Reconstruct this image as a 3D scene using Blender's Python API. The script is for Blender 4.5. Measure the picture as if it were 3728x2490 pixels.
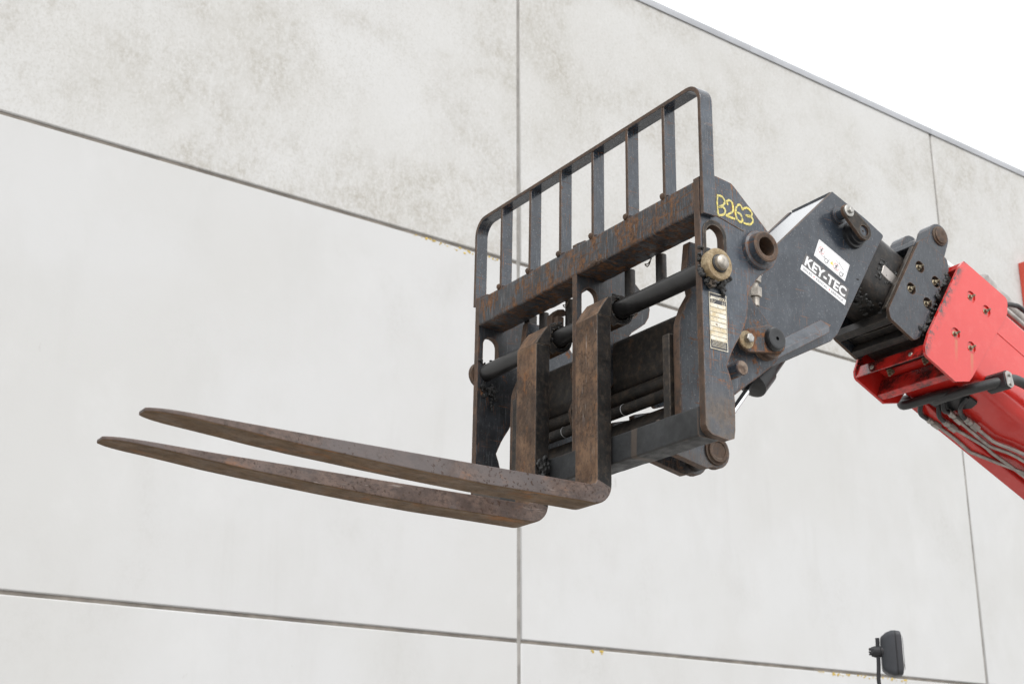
import bpy, bmesh, math, random
from mathutils import Vector, Matrix, noise as mnoise
random.seed(7)
S = bpy.context.scene
for o in list(bpy.data.objects): bpy.data.objects.remove(o)
COL = S.collection
rad = math.radians

# ------------------------------------------------------------------ camera, sky, sun, exposure
EYE = 1.6
cam_d = bpy.data.cameras.new('camera'); cam = bpy.data.objects.new('camera', cam_d); COL.objects.link(cam)
cam.location = (0, 0, EYE); cam.rotation_euler = (rad(90 + 18.7), 0, 0)
cam_d.lens = 50; cam_d.sensor_width = 36; cam_d.clip_start = .05; cam_d.clip_end = 2000
cam_d.dof.use_dof = True; cam_d.dof.focus_distance = 3.95; cam_d.dof.aperture_fstop = 8
S.camera = cam
W = bpy.data.worlds.new('World'); S.world = W; W.use_nodes = True
wn = W.node_tree; wn.nodes.clear()
sky = wn.nodes.new('ShaderNodeTexSky'); sky.sky_type = 'NISHITA'; sky.sun_disc = False
SUN_EL, SUN_AZ = rad(48), rad(150)           # azimuth clockwise from +Y
sky.sun_elevation = SUN_EL; sky.sun_rotation = SUN_AZ; sky.dust_density = 6; sky.air_density = 1.2
hs = wn.nodes.new('ShaderNodeHueSaturation'); hs.inputs['Saturation'].default_value = .10
b1 = wn.nodes.new('ShaderNodeBackground'); b1.inputs['Strength'].default_value = .06
b2 = wn.nodes.new('ShaderNodeBackground'); b2.inputs['Color'].default_value = (.97, .985, 1, 1); b2.inputs['Strength'].default_value = 1.28   # even cloud layer
ad = wn.nodes.new('ShaderNodeAddShader'); wo = wn.nodes.new('ShaderNodeOutputWorld')
wn.links.new(sky.outputs[0], hs.inputs['Color']); wn.links.new(hs.outputs[0], b1.inputs['Color'])
wn.links.new(b1.outputs[0], ad.inputs[0]); wn.links.new(b2.outputs[0], ad.inputs[1]); wn.links.new(ad.outputs[0], wo.inputs['Surface'])
sd = bpy.data.lights.new('sun', 'SUN'); sd.energy = 1.1; sd.angle = rad(14); sd.color = (1, .97, .93)
sun = bpy.data.objects.new('sun', sd); COL.objects.link(sun)
sun.location = (5, -5, 12)
sdir = Vector((math.sin(SUN_AZ) * math.cos(SUN_EL), math.cos(SUN_AZ) * math.cos(SUN_EL), math.sin(SUN_EL)))
sun.rotation_euler = sdir.to_track_quat('Z', 'Y').to_euler()
S.render.engine = 'CYCLES'
S.view_settings.view_transform = 'Standard'; S.view_settings.look = 'None'
S.view_settings.exposure = 0.0; S.view_settings.gamma = 1.0; S.view_settings.use_curve_mapping = False

# ------------------------------------------------------------------ material helpers
class G:
    def __init__(s, name):
        s.m = bpy.data.materials.new(name); s.m.use_nodes = True; s.t = s.m.node_tree
        s.b = s.t.nodes['Principled BSDF']
        tc = s.t.nodes.new('ShaderNodeTexCoord'); oi = s.t.nodes.new('ShaderNodeObjectInfo')
        va = s.t.nodes.new('ShaderNodeVectorMath'); va.operation = 'MULTIPLY_ADD'
        cb = s.t.nodes.new('ShaderNodeCombineXYZ')
        for i in range(3): s.t.links.new(oi.outputs['Random'], cb.inputs[i])
        s.t.links.new(cb.outputs[0], va.inputs[0]); va.inputs[1].default_value = (37, 19, 11); s.t.links.new(tc.outputs['Object'], va.inputs[2])
        s.v = va.outputs[0]; s.raw = tc.outputs['Object']
    def put(s, sock, val):
        if isinstance(val, (int, float)): sock.default_value = val
        elif isinstance(val, (tuple, list)): sock.default_value = tuple(val) + ((1,) if len(val) == 3 and sock.type == 'RGBA' else ())
        else: s.t.links.new(val, sock)
    def noise(s, sc, det=6, ro=.6, st=None, dist=0, raw=False):
        n = s.t.nodes.new('ShaderNodeTexNoise'); v = s.raw if raw else s.v
        if st:
            mp = s.t.nodes.new('ShaderNodeMapping'); mp.inputs['Scale'].default_value = st[:3]
            if len(st) > 3: mp.inputs['Rotation'].default_value = (st[3], 0, 0)
            s.t.links.new(v, mp.inputs[0]); v = mp.outputs[0]
        s.t.links.new(v, n.inputs['Vector']); n.inputs['Scale'].default_value = sc; n.inputs['Detail'].default_value = det
        n.inputs['Roughness'].default_value = ro; n.inputs['Distortion'].default_value = dist
        return n.outputs[0]
    def ramp(s, f, a, b, lo=0., hi=1.):
        r = s.t.nodes.new('ShaderNodeMapRange'); r.interpolation_type = 'SMOOTHSTEP'
        s.put(r.inputs[0], f); r.inputs[1].default_value = a; r.inputs[2].default_value = b; r.inputs[3].default_value = lo; r.inputs[4].default_value = hi
        return r.outputs[0]
    def mix(s, f, a, b):
        n = s.t.nodes.new('ShaderNodeMix'); n.data_type = 'RGBA'
        s.put(n.inputs[0], f); s.put(n.inputs[6], a); s.put(n.inputs[7], b); return n.outputs[2]
    def math(s, op, a, b=0.):
        n = s.t.nodes.new('ShaderNodeMath'); n.operation = op; n.use_clamp = op in ('ADD', 'MULTIPLY', 'SUBTRACT'); s.put(n.inputs[0], a); s.put(n.inputs[1], b); return n.outputs[0]
    def edge(s, r):
        bv = s.t.nodes.new('ShaderNodeBevel'); bv.samples = 4; bv.inputs['Radius'].default_value = r
        ge = s.t.nodes.new('ShaderNodeNewGeometry'); d = s.t.nodes.new('ShaderNodeVectorMath'); d.operation = 'DOT_PRODUCT'
        s.t.links.new(bv.outputs[0], d.inputs[0]); s.t.links.new(ge.outputs['Normal'], d.inputs[1])
        return s.ramp(d.outputs['Value'], .995, .86)
    def comp(s, i, raw=True):
        n = s.t.nodes.new('ShaderNodeSeparateXYZ'); s.t.links.new(s.raw if raw else s.v, n.inputs[0]); return n.outputs[i]
    def bump(s, h, strength=.2, dist=.002):
        n = s.t.nodes.new('ShaderNodeBump'); n.inputs['Strength'].default_value = strength; n.inputs['Distance'].default_value = dist
        s.t.links.new(h, n.inputs['Height']); s.t.links.new(n.outputs[0], s.b.inputs['Normal'])
    def done(s, col, rough, metal=0., spec=None, coat=None):
        s.put(s.b.inputs['Base Color'], col); s.put(s.b.inputs['Roughness'], rough); s.put(s.b.inputs['Metallic'], metal)
        if spec is not None: s.b.inputs['Specular IOR Level'].default_value = spec
        if coat: s.b.inputs['Coat Weight'].default_value = coat; s.b.inputs['Coat Roughness'].default_value = .12
        return s.m

RUST_A, RUST_B = (.075, .032, .016), (.20, .085, .034)
def worn_paint(name, c0, c1, rust=.5, edge=.006, rough=.34, dust=.5, scr=.62, spec=.5, streak=(1, 1, 1), rc0=None, rc1=None, rs=16, low=None, xz=False):
    g = G(name)
    n1 = g.noise(11, 9, .72, None, .3); col = g.mix(g.ramp(n1, .36, .64), c0, c1)
    n5 = g.noise(24, 9, .75, (1, 1, .45)); col = g.mix(g.ramp(n5, .50, .70, 0, .55 * dust), col, (.135, .148, .165))
    n2 = g.noise(60, 6, .75); col = g.mix(g.ramp(n2, .54, .72, 0, .5 * dust), col, (.15, .155, .16))
    sp = g.noise(170, 2, .5); col = g.mix(g.ramp(sp, .655, .685, 0, .8 * dust), col, (.22, .23, .24))
    S1, S2, S3, S4 = ((24, 1, 1.1), (1.2, 1, 26), (17, 1, 2.2), (22, 1, 1.3)) if xz else ((1, 26, 1.0, .6), (1, 1.0, 28, -.35), (1, 22, 1.3, -.9), (1, 24, 1.0, .25))
    sc1 = g.noise(9, 3, .6, S1); sc2 = g.noise(10, 3, .6, S2); sc3 = g.noise(13, 3, .6, S3)
    sm = g.math('ADD', g.ramp(sc1, scr, scr + .02), g.math('ADD', g.ramp(sc2, scr, scr + .02), g.ramp(sc3, scr + .02, scr + .04)))
    scm = g.math('MULTIPLY', sm, g.ramp(g.noise(7, 4, .6), .40, .56))
    lsc = g.math('MULTIPLY', g.ramp(g.noise(14, 3, .6, S4), scr, scr + .02), .5); col = g.mix(lsc, col, (.17, .18, .19))
    rn = g.noise(rs, 12, .76, streak); rm = g.ramp(rn, .72 - .22 * rust, .745 - .22 * rust)
    msk = g.math('ADD', scm, rm)
    if edge:
        em = g.math('MULTIPLY', g.edge(edge), g.ramp(g.noise(48, 7, .75), .38, .52)); msk = g.math('ADD', msk, em)
    rc = g.mix(g.ramp(g.noise(75, 8, .75), .38, .62), rc0 or RUST_A, rc1 or RUST_B)
    col = g.mix(msk, col, rc)
    if low: col = g.mix(g.math('MULTIPLY', g.ramp(g.comp(2), low[0], low[1]), g.ramp(g.noise(14, 9, .75), .34, .58, .15, .92)), col, g.mix(g.ramp(g.noise(50, 7, .75), .4, .6), (.060, .044, .032), (.115, .082, .055)))
    ro = g.math('ADD', g.ramp(n5, .3, .7, rough - .05, rough + .12), g.math('MULTIPLY', msk, .4))
    g.bump(g.math('SUBTRACT', g.math('MULTIPLY', g.noise(120, 6), .35), g.math('MULTIPLY', msk, .5)), .3, .0015)
    return g.done(col, ro, 0, spec)
def rusty(name, c0, c1, c2, orange=.3, rough=.62, scale=1., st=(1, 1, 1), pits=.5, grey=None, dark=0., spec=.28, ec=(.30, .24, .19), scrape=0.):
    g = G(name)
    col = g.mix(g.ramp(g.noise(7 * scale, 8, .7, st), .35, .66), c0, c1)
    col = g.mix(g.ramp(g.noise(26 * scale, 7, .75, st), .45, .7), col, c2)
    if grey: col = g.mix(g.ramp(g.noise(3.2, 4, .6), .48, .62, 0, .75), col, grey)
    if dark: col = g.mix(g.ramp(g.noise(6, 4, .6), .5, .62, 0, dark), col, (.02, .019, .018))
    col = g.mix(g.math('MULTIPLY', g.ramp(g.noise(14, 8, .75, st), .6 - .1 * orange, .68), orange), col, (.34, .13, .03))
    pit = g.math('MULTIPLY', g.ramp(g.noise(125, 2, .5), .60, .64), g.ramp(g.noise(6, 4, .6), .40, .58)); col = g.mix(g.math('MULTIPLY', pit, pits), col, (.04, .02, .012))
    e = g.math('MULTIPLY', g.edge(.005), g.ramp(g.noise(40, 5), .4, .6)); col = g.mix(g.math('MULTIPLY', e, .65), col, ec)
    if scrape: col = g.mix(g.math('MULTIPLY', g.math('MULTIPLY', g.ramp(g.noise(16, 4, .65, tuple(9. if v == 1 else .7 for v in st)), .61, .65), g.ramp(g.noise(5, 4, .6), .50, .62)), scrape), col, (.42, .38, .35))
    g.bump(g.math('ADD', g.noise(130, 6, .75), g.math('MULTIPLY', pit, -.6)), .35, .0015)
    return g.done(col, g.ramp(g.noise(20, 5), .3, .7, rough - .12, rough + .12), .0, spec)
def plain(name, c, rough=.5, metal=0., var=.25, sc=30, spec=.5, bump=.1, coat=None):
    g = G(name); c1 = tuple(min(1, v * (1 + var)) for v in c); c0 = tuple(v * (1 - var) for v in c)
    n = g.noise(sc, 6, .65); g.bump(g.noise(sc * 4, 4), bump, .001)
    return g.done(g.mix(g.ramp(n, .3, .7), c0, c1), g.ramp(n, .2, .8, max(.03, rough - .08), rough + .08), metal, spec, coat)

M = {}
M['slate'] = worn_paint('slate_paint_worn', (.014, .020, .029), (.034, .046, .064), .38, .004, .15, .6, .635, spec=.75)
M['slate_plate'] = worn_paint('slate_plate_worn', (.019, .026, .036), (.042, .054, .072), .56, .007, .26, .55, .622, spec=.65, low=(-.52, -.66))
M['plate_dark'] = worn_paint('plate_dark_grimy', (.014, .015, .017), (.032, .036, .042), .45, .006, .40, .25, .64)
M['slate_rusty'] = worn_paint('slate_plate_rusted', (.018, .023, .031), (.038, .046, .057), .70, .010, .36, .7, .64)
M['flange'] = worn_paint('flange_worn_skylit_paint', (.060, .068, .080), (.105, .115, .130), .1, .004, .30, .8, .66)  # worn paint, lightened so the slanted face's sky light is in its colour
M['lockp'] = worn_paint('lock_plate_rusted', (.030, .035, .042), (.050, .056, .064), .98, .012, .42, .5, .62, rs=26)
M['beam'] = worn_paint('beam_scuffed', (.018, .020, .024), (.036, .041, .048), .88, .012, .36, .25, .57, streak=(1.3, 1, .4), rc0=(.050, .028, .017), rc1=(.185, .085, .034), rs=34, xz=True)
M['headp'] = worn_paint('head_grey_paint', (.021, .027, .037), (.036, .044, .056), -.15, .003, .17, .45, .675, spec=.6)
M['collar'] = worn_paint('collar_grey_paint', (.024, .029, .037), (.038, .044, .053), .0, .004, .24, .4, .665)
M['rim'] = rusty('rusty_cut_edge', (.062, .042, .031), (.115, .068, .044), (.045, .038, .034), .25, .6, 3.2)
M['fork'] = rusty('fork_steel_rust', (.070, .048, .040), (.138, .094, .076), (.044, .031, .026), .3, .40, 3.2, (1, .6, 1), 1.0, (.105, .092, .092), 0., .45, (.070, .032, .014), .35)
M['shank'] = rusty('fork_shank_rust', (.092, .054, .034), (.195, .116, .068), (.056, .039, .029), .5, .55, 3.4, (1, 1, .65), .6, None, .45, .2, (.26, .20, .155), .5)
M['forkbot'] = rusty('fork_underside_rust', (.118, .078, .046), (.185, .122, .074), (.080, .056, .037), .55, .65, 3.0, (1, .35, 1), .35, None, 0., .15, (.055, .028, .013), .15)
M['grime'] = rusty('greasy_black_steel', (.010, .010, .010), (.022, .020, .019), (.046, .037, .030), .06, .42, 2.2, (1, 1, 1), .2)
M['dusty'] = rusty('dusty_black_steel', (.015, .014, .013), (.032, .027, .023), (.066, .049, .035), .10, .5, 1.6, (1, 1, 1), .15)
M['shaft'] = plain('greased_shaft', (.020, .0195, .0195), .38, 0, .45, 9, .5)
M['black'] = plain('black_rubber', (.018, .018, .019), .5, 0, .3, 40)
M['blackmetal'] = plain('black_paint_metal', (.016, .017, .019), .36, 0, .4, 25)
M['zinc'] = plain('dull_zinc', (.38, .37, .35), .38, .85, .25, 50)
M['washer'] = rusty('yellowed_washer', (.25, .18, .10), (.40, .32, .20), (.12, .08, .042), .2, .45, 5., (1, 1, 1), .5)
M['boltface'] = plain('worn_bolt_steel', (.36, .33, .29), .42, .7, .35, 60)
M['pipe'] = plain('galvanised_pipe', (.36, .335, .315), .36, .7, .25, 22)
M['chrome'] = plain('chrome_rod', (.72, .73, .74), .1, 1, .03, 5, .5, .01)
M['rubhose'] = plain('hydraulic_hose', (.026, .027, .028), .42, 0, .35, 14)
g = G('white_vinyl'); c = g.mix(g.ramp(g.noise(40, 8, .72), .48, .72, 0, .5), (.78, .78, .79), (.55, .55, .55)); M['white'] = g.done(g.mix(g.ramp(g.noise(150, 4, .7), .64, .70, 0, .5), c, (.3, .29, .28)), .35)
M['deckal'] = plain('grey_vinyl', (.085, .082, .083), .35, 0, .06, 12)
M['inkblack'] = plain('black_ink', (.018, .018, .02), .4, 0, .1, 8)
M['inkgrey'] = plain('grey_ink', (.10, .10, .115), .4, 0, .1, 8)
M['inkred'] = plain('red_ink', (.66, .07, .06), .4, 0, .05, 8)
M['inkyellow'] = plain('yellow_ink', (.75, .64, .12), .4, 0, .05, 8)
M['brass'] = plain('dirty_nipple_steel', (.24, .205, .145), .4, .75, .35, 60)
g = G('yellow_paint_marker'); M['marker'] = g.done(g.mix(g.ramp(g.noise(150, 6, .75), .50, .60, 0, .85), g.mix(g.ramp(g.noise(60, 4), .4, .6), (.72, .60, .15), (.58, .52, .20)), (.17, .17, .11)), .5)
g = G('black_grease'); g.bump(g.noise(160, 6, .7), .6, .003); M['grease'] = g.done(g.mix(g.ramp(g.noise(60, 5), .4, .7), (.008, .008, .008), (.022, .021, .02)), g.ramp(g.noise(80, 4), .3, .7, .22, .6))
def red_paint(nm='red_boom_paint', grime=False, edge=True, marks=False):
    g = G(nm)
    col = g.mix(g.ramp(g.noise(3, 6), .3, .7), (.54, .018, .013), (.60, .027, .021))
    fade = g.ramp(g.noise(22, 8, .72), .46, .74, 0, .4); col = g.mix(fade, col, (.62, .07, .06))
    sm = g.ramp(g.noise(12, 9, .78, (1, 2.5, 1, .4)), .64, .72, 0, .45); col = g.mix(sm, col, (.24, .025, .022))
    if marks:
        y_ = g.comp(1); z_ = g.comp(2)
        def lin(a, b, c):
            n = g.t.nodes.new('ShaderNodeMath'); n.operation = 'MULTIPLY_ADD'; g.put(n.inputs[0], y_); n.inputs[1].default_value = a
            m = g.t.nodes.new('ShaderNodeMath'); m.operation = 'MULTIPLY_ADD'; g.put(m.inputs[0], z_); m.inputs[1].default_value = b; m.inputs[2].default_value = c
            g.put(n.inputs[2], m.outputs[0]); return n.outputs[0]
        for y0, z0 in ((-1.4535, -.034), (-1.5275, -.068)):
            d = lin(1, .12, -(y0 + 1.6) - .12 * z0); ab = g.t.nodes.new('ShaderNodeMath'); ab.operation = 'ABSOLUTE'; g.put(ab.inputs[0], d)
            mk = g.math('MULTIPLY', g.ramp(ab.outputs[0], .011, .002), g.math('MULTIPLY', g.ramp(z_, z0 - .105, z0 - .01), g.ramp(z_, z0 + .004, z0 - .002)))
            col = g.mix(g.math('MULTIPLY', mk, g.ramp(g.noise(60, 4, .6, (1, 1, .2)), .3, .6, .3, .75)), col, (.42, .12, .04))
        # grease along the front edge of the boom end: distance from that edge in the side view
        A_, B_ = -.916 + .146 * .4, -.4 - .146 * .916
        d = lin(A_, B_, -(A_ * .07) - B_ * .266 + .012)
        col = g.mix(g.math('MULTIPLY', g.ramp(d, .035, .004), g.ramp(g.noise(26, 9, .78), .47, .56)), col, (.05, .022, .020))
    if grime: col = g.mix(g.ramp(g.noise(9, 8, .75), .42, .60, 0, .9), col, (.025, .014, .013))
    ch = g.ramp(g.noise(40, 7, .78), .705, .715); ch = g.math('ADD', ch, g.math('MULTIPLY', g.edge(.004), g.ramp(g.noise(42, 7, .78), .55, .60))) if edge else ch
    col = g.mix(ch, col, (.03, .018, .016))
    g.bump(g.noise(55, 4), .05, .001)
    return g.done(col, g.ramp(g.noise(12, 4), .3, .7, .16, .26), 0, .5, .6)
M['redplain'] = red_paint('red_paint_seam', False, False)
M['redgrimy'] = red_paint('red_paint_grimy', True)
M['red'] = red_paint()
M['redend'] = red_paint('red_end_plate_paint', False, True, True)
def concrete(name, stain, base):
    g = G(name); B = lambda k, w=(1, 1, 1): tuple(v * k * x for v, x in zip(base, w))
    oi = g.t.nodes.new('ShaderNodeObjectInfo')
    col = g.mix(oi.outputs['Random'], B(.985, (1, 1, 1)), B(1.02, (.995, 1, 1.005)))
    col = g.mix(g.ramp(g.noise(.5, 5, .55, (1, 1, 1.2)), .34, .68, 0, .8), col, B(.94, (1, .995, .975)))
    col = g.mix(g.ramp(g.noise(2.6, 7, .62, (1, 1, .6)), .44, .74, 0, .45), col, B(.91, (1, .995, .98)))
    col = g.mix(g.ramp(g.noise(1.7, 6, .6, (1, 1, .8)), .52, .76, 0, .5), col, B(1.06))
    fine = g.noise(34, 8, .80, (1, 1, .8)); speck = g.noise(58, 5, .75, (1, 1, .85))
    drip = g.math('MULTIPLY', g.ramp(g.noise(5, 6, .65, (1, 1, .09)), .52, .72), g.ramp(g.noise(.9, 4, .6), .42, .66))
    if stain:
        big = g.ramp(g.noise(.85, 9, .64, (1, 1, 1.15), .3), .40, .66)
        mid = g.ramp(g.noise(7, 8, .70, (1, 1, .6)), .34, .64, .30, 1.)
        gr = g.ramp(fine, .40, .60, .28, 1.)
        f = g.math('MULTIPLY', g.math('MULTIPLY', big, mid), gr)
        col = g.mix(g.math('MULTIPLY', f, .82 * stain), col, B(.60, (1, .93, .80)))
        col = g.mix(g.math('MULTIPLY', g.math('MULTIPLY', drip, gr), .25 * stain), col, B(.66, (1, .97, .90)))
        mot = g.math('MULTIPLY', g.ramp(speck, .50, .60), g.ramp(g.noise(1.4, 6, .6, (1, 1, .7)), .30, .60, .35, 1.))
        col = g.mix(g.math('MULTIPLY', mot, .30 * stain), col, B(.62, (1, .95, .85)))
        lite = g.math('MULTIPLY', g.ramp(g.noise(45, 6, .72, (1, 1, .5)), .52, .64), .45); col = g.mix(lite, col, B(1.08))
    else:
        f = g.math('MULTIPLY', g.ramp(g.noise(1.1, 7, .65, (1, 1, .7)), .50, .78), g.ramp(fine, .40, .66, .2, 1.)); col = g.mix(g.math('MULTIPLY', f, .34), col, B(.70, (1, .97, .91)))
        col = g.mix(g.math('MULTIPLY', drip, .16), col, B(.76, (1, .98, .94)))
        pits = g.ramp(g.noise(7.5, 4, .62, (1, 1, .45)), .70, .76, 0, .32); col = g.mix(pits, col, B(.62, (1, .96, .9)))
        pores = g.ramp(g.noise(120, 3, .6), .66, .72, 0, .30); col = g.mix(pores, col, B(.7))
    g.bump(g.math('ADD', g.noise(60, 6, .7), g.math('MULTIPLY', fine, .6)), .14, .004)
    return g.done(col, .85, 0, .25)
M['conc'] = concrete('concrete_smooth', 0, (.515, .517, .518))
M['concw'] = concrete('concrete_weathered', .95, (.512, .510, .503))
M['sealant'] = plain('grey_joint_sealant', (.17, .152, .132), .8, 0, .3, 6)
M['sealv'] = plain('pale_joint_sealant', (.24, .23, .215), .8, 0, .2, 6)
M['coping'] = plain('aluminium_coping', (.34, .35, .37), .4, .1, .12, 2)
M['lichen'] = plain('orange_lichen', (.46, .33, .08), .9, 0, .4, 60)
M['signred'] = plain('red_sign_edge', (.58, .075, .045), .5, 0, .05, 3)
M['plasticgrey'] = plain('mirror_grey_plastic', (.036, .040, .047), .5, 0, .15, 20)
M['plasticblack'] = plain('mirror_black_plastic', (.016, .017, .020), .45, 0, .2, 20)
g = G('yard_ground'); M['ground'] = g.done(g.mix(g.ramp(g.noise(.4, 8, .7), .3, .7), (.27, .26, .245), (.37, .355, .335)), .9)
g = G('label_aged_white'); c = g.mix(g.ramp(g.noise(28, 8, .75), .40, .66), (.74, .71, .62), (.55, .45, .28)); c = g.mix(g.ramp(g.noise(60, 6, .75), .6, .68), c, (.16, .10, .05)); M['lab'] = g.done(c, .5)
M['labdark'] = plain('label_dark_print', (.045, .045, .050), .45, .1, .5, 90)

# ------------------------------------------------------------------ mesh helpers
RM = Matrix(((-0.549000,-0.835663,0.016279),(0.835822,-0.548905,0.010227),(0.000390,0.019221,0.999815)))
T0 = Vector((-0.127680,4.320678,1.598376)) + Vector((0, 0, EYE))
MM = Matrix.Translation(T0) @ RM.to_4x4()
def setp(o, label=None, cat=None, group=None, kind=None):
    if label: o['label'] = label
    if cat: o['category'] = cat
    if group: o['group'] = group
    if kind: o['kind'] = kind
    return o
class Thing:
    """Empty at the thing's base; children built in machine coordinates."""
    def __init__(s, name, label, cat, base=(0, 0, 0), mat=None, group=None):
        s.o = bpy.data.objects.new(name, None); COL.objects.link(s.o); s.o.empty_display_size = .1
        s.base = Vector(base); s.o.matrix_world = (MM if mat is None else mat) @ Matrix.Translation(s.base)
        setp(s.o, label, cat, group)
def link(name, bm, mats, th=None, parent=None, bevel=0., smooth=35, seg=2, label=None, kind=None):
    me = bpy.data.meshes.new(name)
    if th is not None: bmesh.ops.translate(bm, verts=bm.verts, vec=-th.base)
    bmesh.ops.recalc_face_normals(bm, faces=bm.faces[:])
    bm.to_mesh(me); bm.free()
    for m in (mats if isinstance(mats, (list, tuple)) else [mats]): me.materials.append(M[m])
    me.polygons.foreach_set('use_smooth', [True] * len(me.polygons)); me.set_sharp_from_angle(angle=rad(smooth))
    o = bpy.data.objects.new(name, me); COL.objects.link(o)
    if th is not None: o.parent = parent or th.o
    elif parent: o.parent = parent
    if bevel:
        b = o.modifiers.new('bevel', 'BEVEL'); b.width = bevel; b.segments = seg; b.limit_method = 'ANGLE'; b.angle_limit = rad(38)
        b.use_clamp_overlap = True
    if label: o['label'] = label
    if kind: o['kind'] = kind
    return o
def NB(): return bmesh.new()
def box(bm, x0, x1, y0, y1, z0, z1, f=None, mi=0):
    vs = [bm.verts.new(f(x, y, z) if f else (x, y, z)) for x in (x0, x1) for y in (y0, y1) for z in (z0, z1)]
    for q in ((0, 1, 3, 2), (4, 6, 7, 5), (0, 4, 5, 1), (2, 3, 7, 6), (0, 2, 6, 4), (1, 5, 7, 3)):
        bm.faces.new([vs[i] for i in q]).material_index = mi
    return bm
def circ(cy, cz, r, n=24, a0=0, a1=360):
    full = abs(a1 - a0) >= 360
    return [(cy + r * math.cos(rad(a0 + (a1 - a0) * i / (n if full else n - 1))), cz + r * math.sin(rad(a0 + (a1 - a0) * i / (n if full else n - 1)))) for i in range(n)]
def slot(cy, z0, z1, r, n=10): return circ(cy, z1, r, n, 0, 180) + circ(cy, z0, r, n, 180, 360)
def fillet(pts, r, n=4):
    out = []; L = len(pts)
    for i in range(L):
        p = Vector(pts[i][:2]); a = Vector(pts[i - 1][:2]) - p; b = Vector(pts[(i + 1) % L][:2]) - p
        rr = pts[i][2] if len(pts[i]) > 2 else r
        if rr <= 0 or a.length < 1e-6 or b.length < 1e-6: out.append(tuple(p)); continue
        ang = a.angle(b)
        if ang > math.pi - .05: out.append(tuple(p)); continue
        d = min(rr / math.tan(ang / 2), a.length * .48, b.length * .48)
        p0 = p + a.normalized() * d; p1 = p + b.normalized() * d
        for k in range(n + 1):
            t = k / n; q = p0 * (1 - t) ** 2 + p * 2 * t * (1 - t) + p1 * t * t; out.append(tuple(q))
    return out
def extr(bm, poly, h0, h1, f, holes=(), rim=1):
    """fill poly (with holes), extrude h0->h1; f(u,v,h) -> xyz; side faces get material slot `rim`"""
    loops = []; es = []
    for L in [poly] + list(holes):
        vs = [bm.verts.new(f(u, v, h0)) for u, v in L]; loops.append(vs)
        es += [bm.edges.new((vs[i - 1], vs[i])) for i in range(len(vs))]
    if holes:
        r = bmesh.ops.triangle_fill(bm, edges=es, use_beauty=True, use_dissolve=False)
        fs = [x for x in r['geom'] if isinstance(x, bmesh.types.BMFace)]
    else: fs = [bm.faces.new(loops[0])]
    tv = {}
    for vs, L in zip(loops, [poly] + list(holes)):
        for v, (u, w) in zip(vs, L): tv[v] = bm.verts.new(f(u, w, h1))
    for fc in fs:
        fc.material_index = 0
        bm.faces.new([tv[v] for v in fc.verts]).material_index = 0
    for vs in loops:
        for i in range(len(vs)):
            bm.faces.new((vs[i - 1], vs[i], tv[vs[i]], tv[vs[i - 1]])).material_index = rim
    return bm
fX = lambda u, v, h: (h, u, v)          # polygon in (y,z), extruded along x
fY = lambda u, v, h: (u, h, v)          # polygon in (x,z), extruded along y
def lathe(bm, prof, c, d=(1, 0, 0), seg=28, mi=None, caps=True):
    """prof: [(t, r[, mat])] along axis d from point c"""
    d = Vector(d).normalized(); a = d.orthogonal().normalized(); b = d.cross(a); c = Vector(c); rings = []
    for p in prof:
        t, r = p[0], p[1]
        rings.append([bm.verts.new(c + d * t + (a * math.cos(2 * math.pi * i / seg) + b * math.sin(2 * math.pi * i / seg)) * r) for i in range(seg)] if r > 1e-6 else [bm.verts.new(c + d * t)])
    for k in range(len(rings) - 1):
        A, B = rings[k], rings[k + 1]; m = prof[k][2] if len(prof[k]) > 2 else (mi or 0)
        for i in range(seg):
            j = (i + 1) % seg
            if len(A) == 1 and len(B) == 1: continue
            if len(A) == 1: fc = bm.faces.new((A[0], B[i], B[j]))
            elif len(B) == 1: fc = bm.faces.new((A[i], A[j], B[0]))
            else: fc = bm.faces.new((A[i], A[j], B[j], B[i]))
            fc.material_index = m
    if caps:
        for R_, m in ((rings[0], prof[0]), (rings[-1], prof[-1])):
            if len(R_) > 2:
                fc = bm.faces.new(R_); fc.material_index = m[2] if len(m) > 2 else (mi or 0)
    return bm
def spline(pts, n=6):
    P = [Vector(p) for p in pts]; out = []
    for i in range(len(P) - 1):
        p0 = P[max(i - 1, 0)]; p1 = P[i]; p2 = P[i + 1]; p3 = P[min(i + 2, len(P) - 1)]
        for k in range(n):
            t = k / n
            out.append(.5 * ((2 * p1) + (p2 - p0) * t + (2 * p0 - 5 * p1 + 4 * p2 - p3) * t * t + (3 * p1 - p0 - 3 * p2 + p3) * t ** 3))
    out.append(P[-1]); return out
def tube(bm, pts, r, seg=14, n=6, mi=0):
    P = spline(pts, n) if n else [Vector(p) for p in pts]; rings = []; up = Vector((.3, .2, 1)).normalized(); pa = None
    for i, p in enumerate(P):
        t = (P[min(i + 1, len(P) - 1)] - P[max(i - 1, 0)]).normalized()
        a = (pa - t * pa.dot(t)).normalized() if pa else t.cross(up).normalized(); pa = a; b = t.cross(a)
        rings.append([bm.verts.new(p + (a * math.cos(2 * math.pi * k / seg) + b * math.sin(2 * math.pi * k / seg)) * r) for k in range(seg)])
    for A, B in zip(rings, rings[1:]):
        for i in range(seg): bm.faces.new((A[i], A[(i + 1) % seg], B[(i + 1) % seg], B[i])).material_index = mi
    bm.faces.new(rings[0]).material_index = mi; bm.faces.new(rings[-1]).material_index = mi
    return bm
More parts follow.
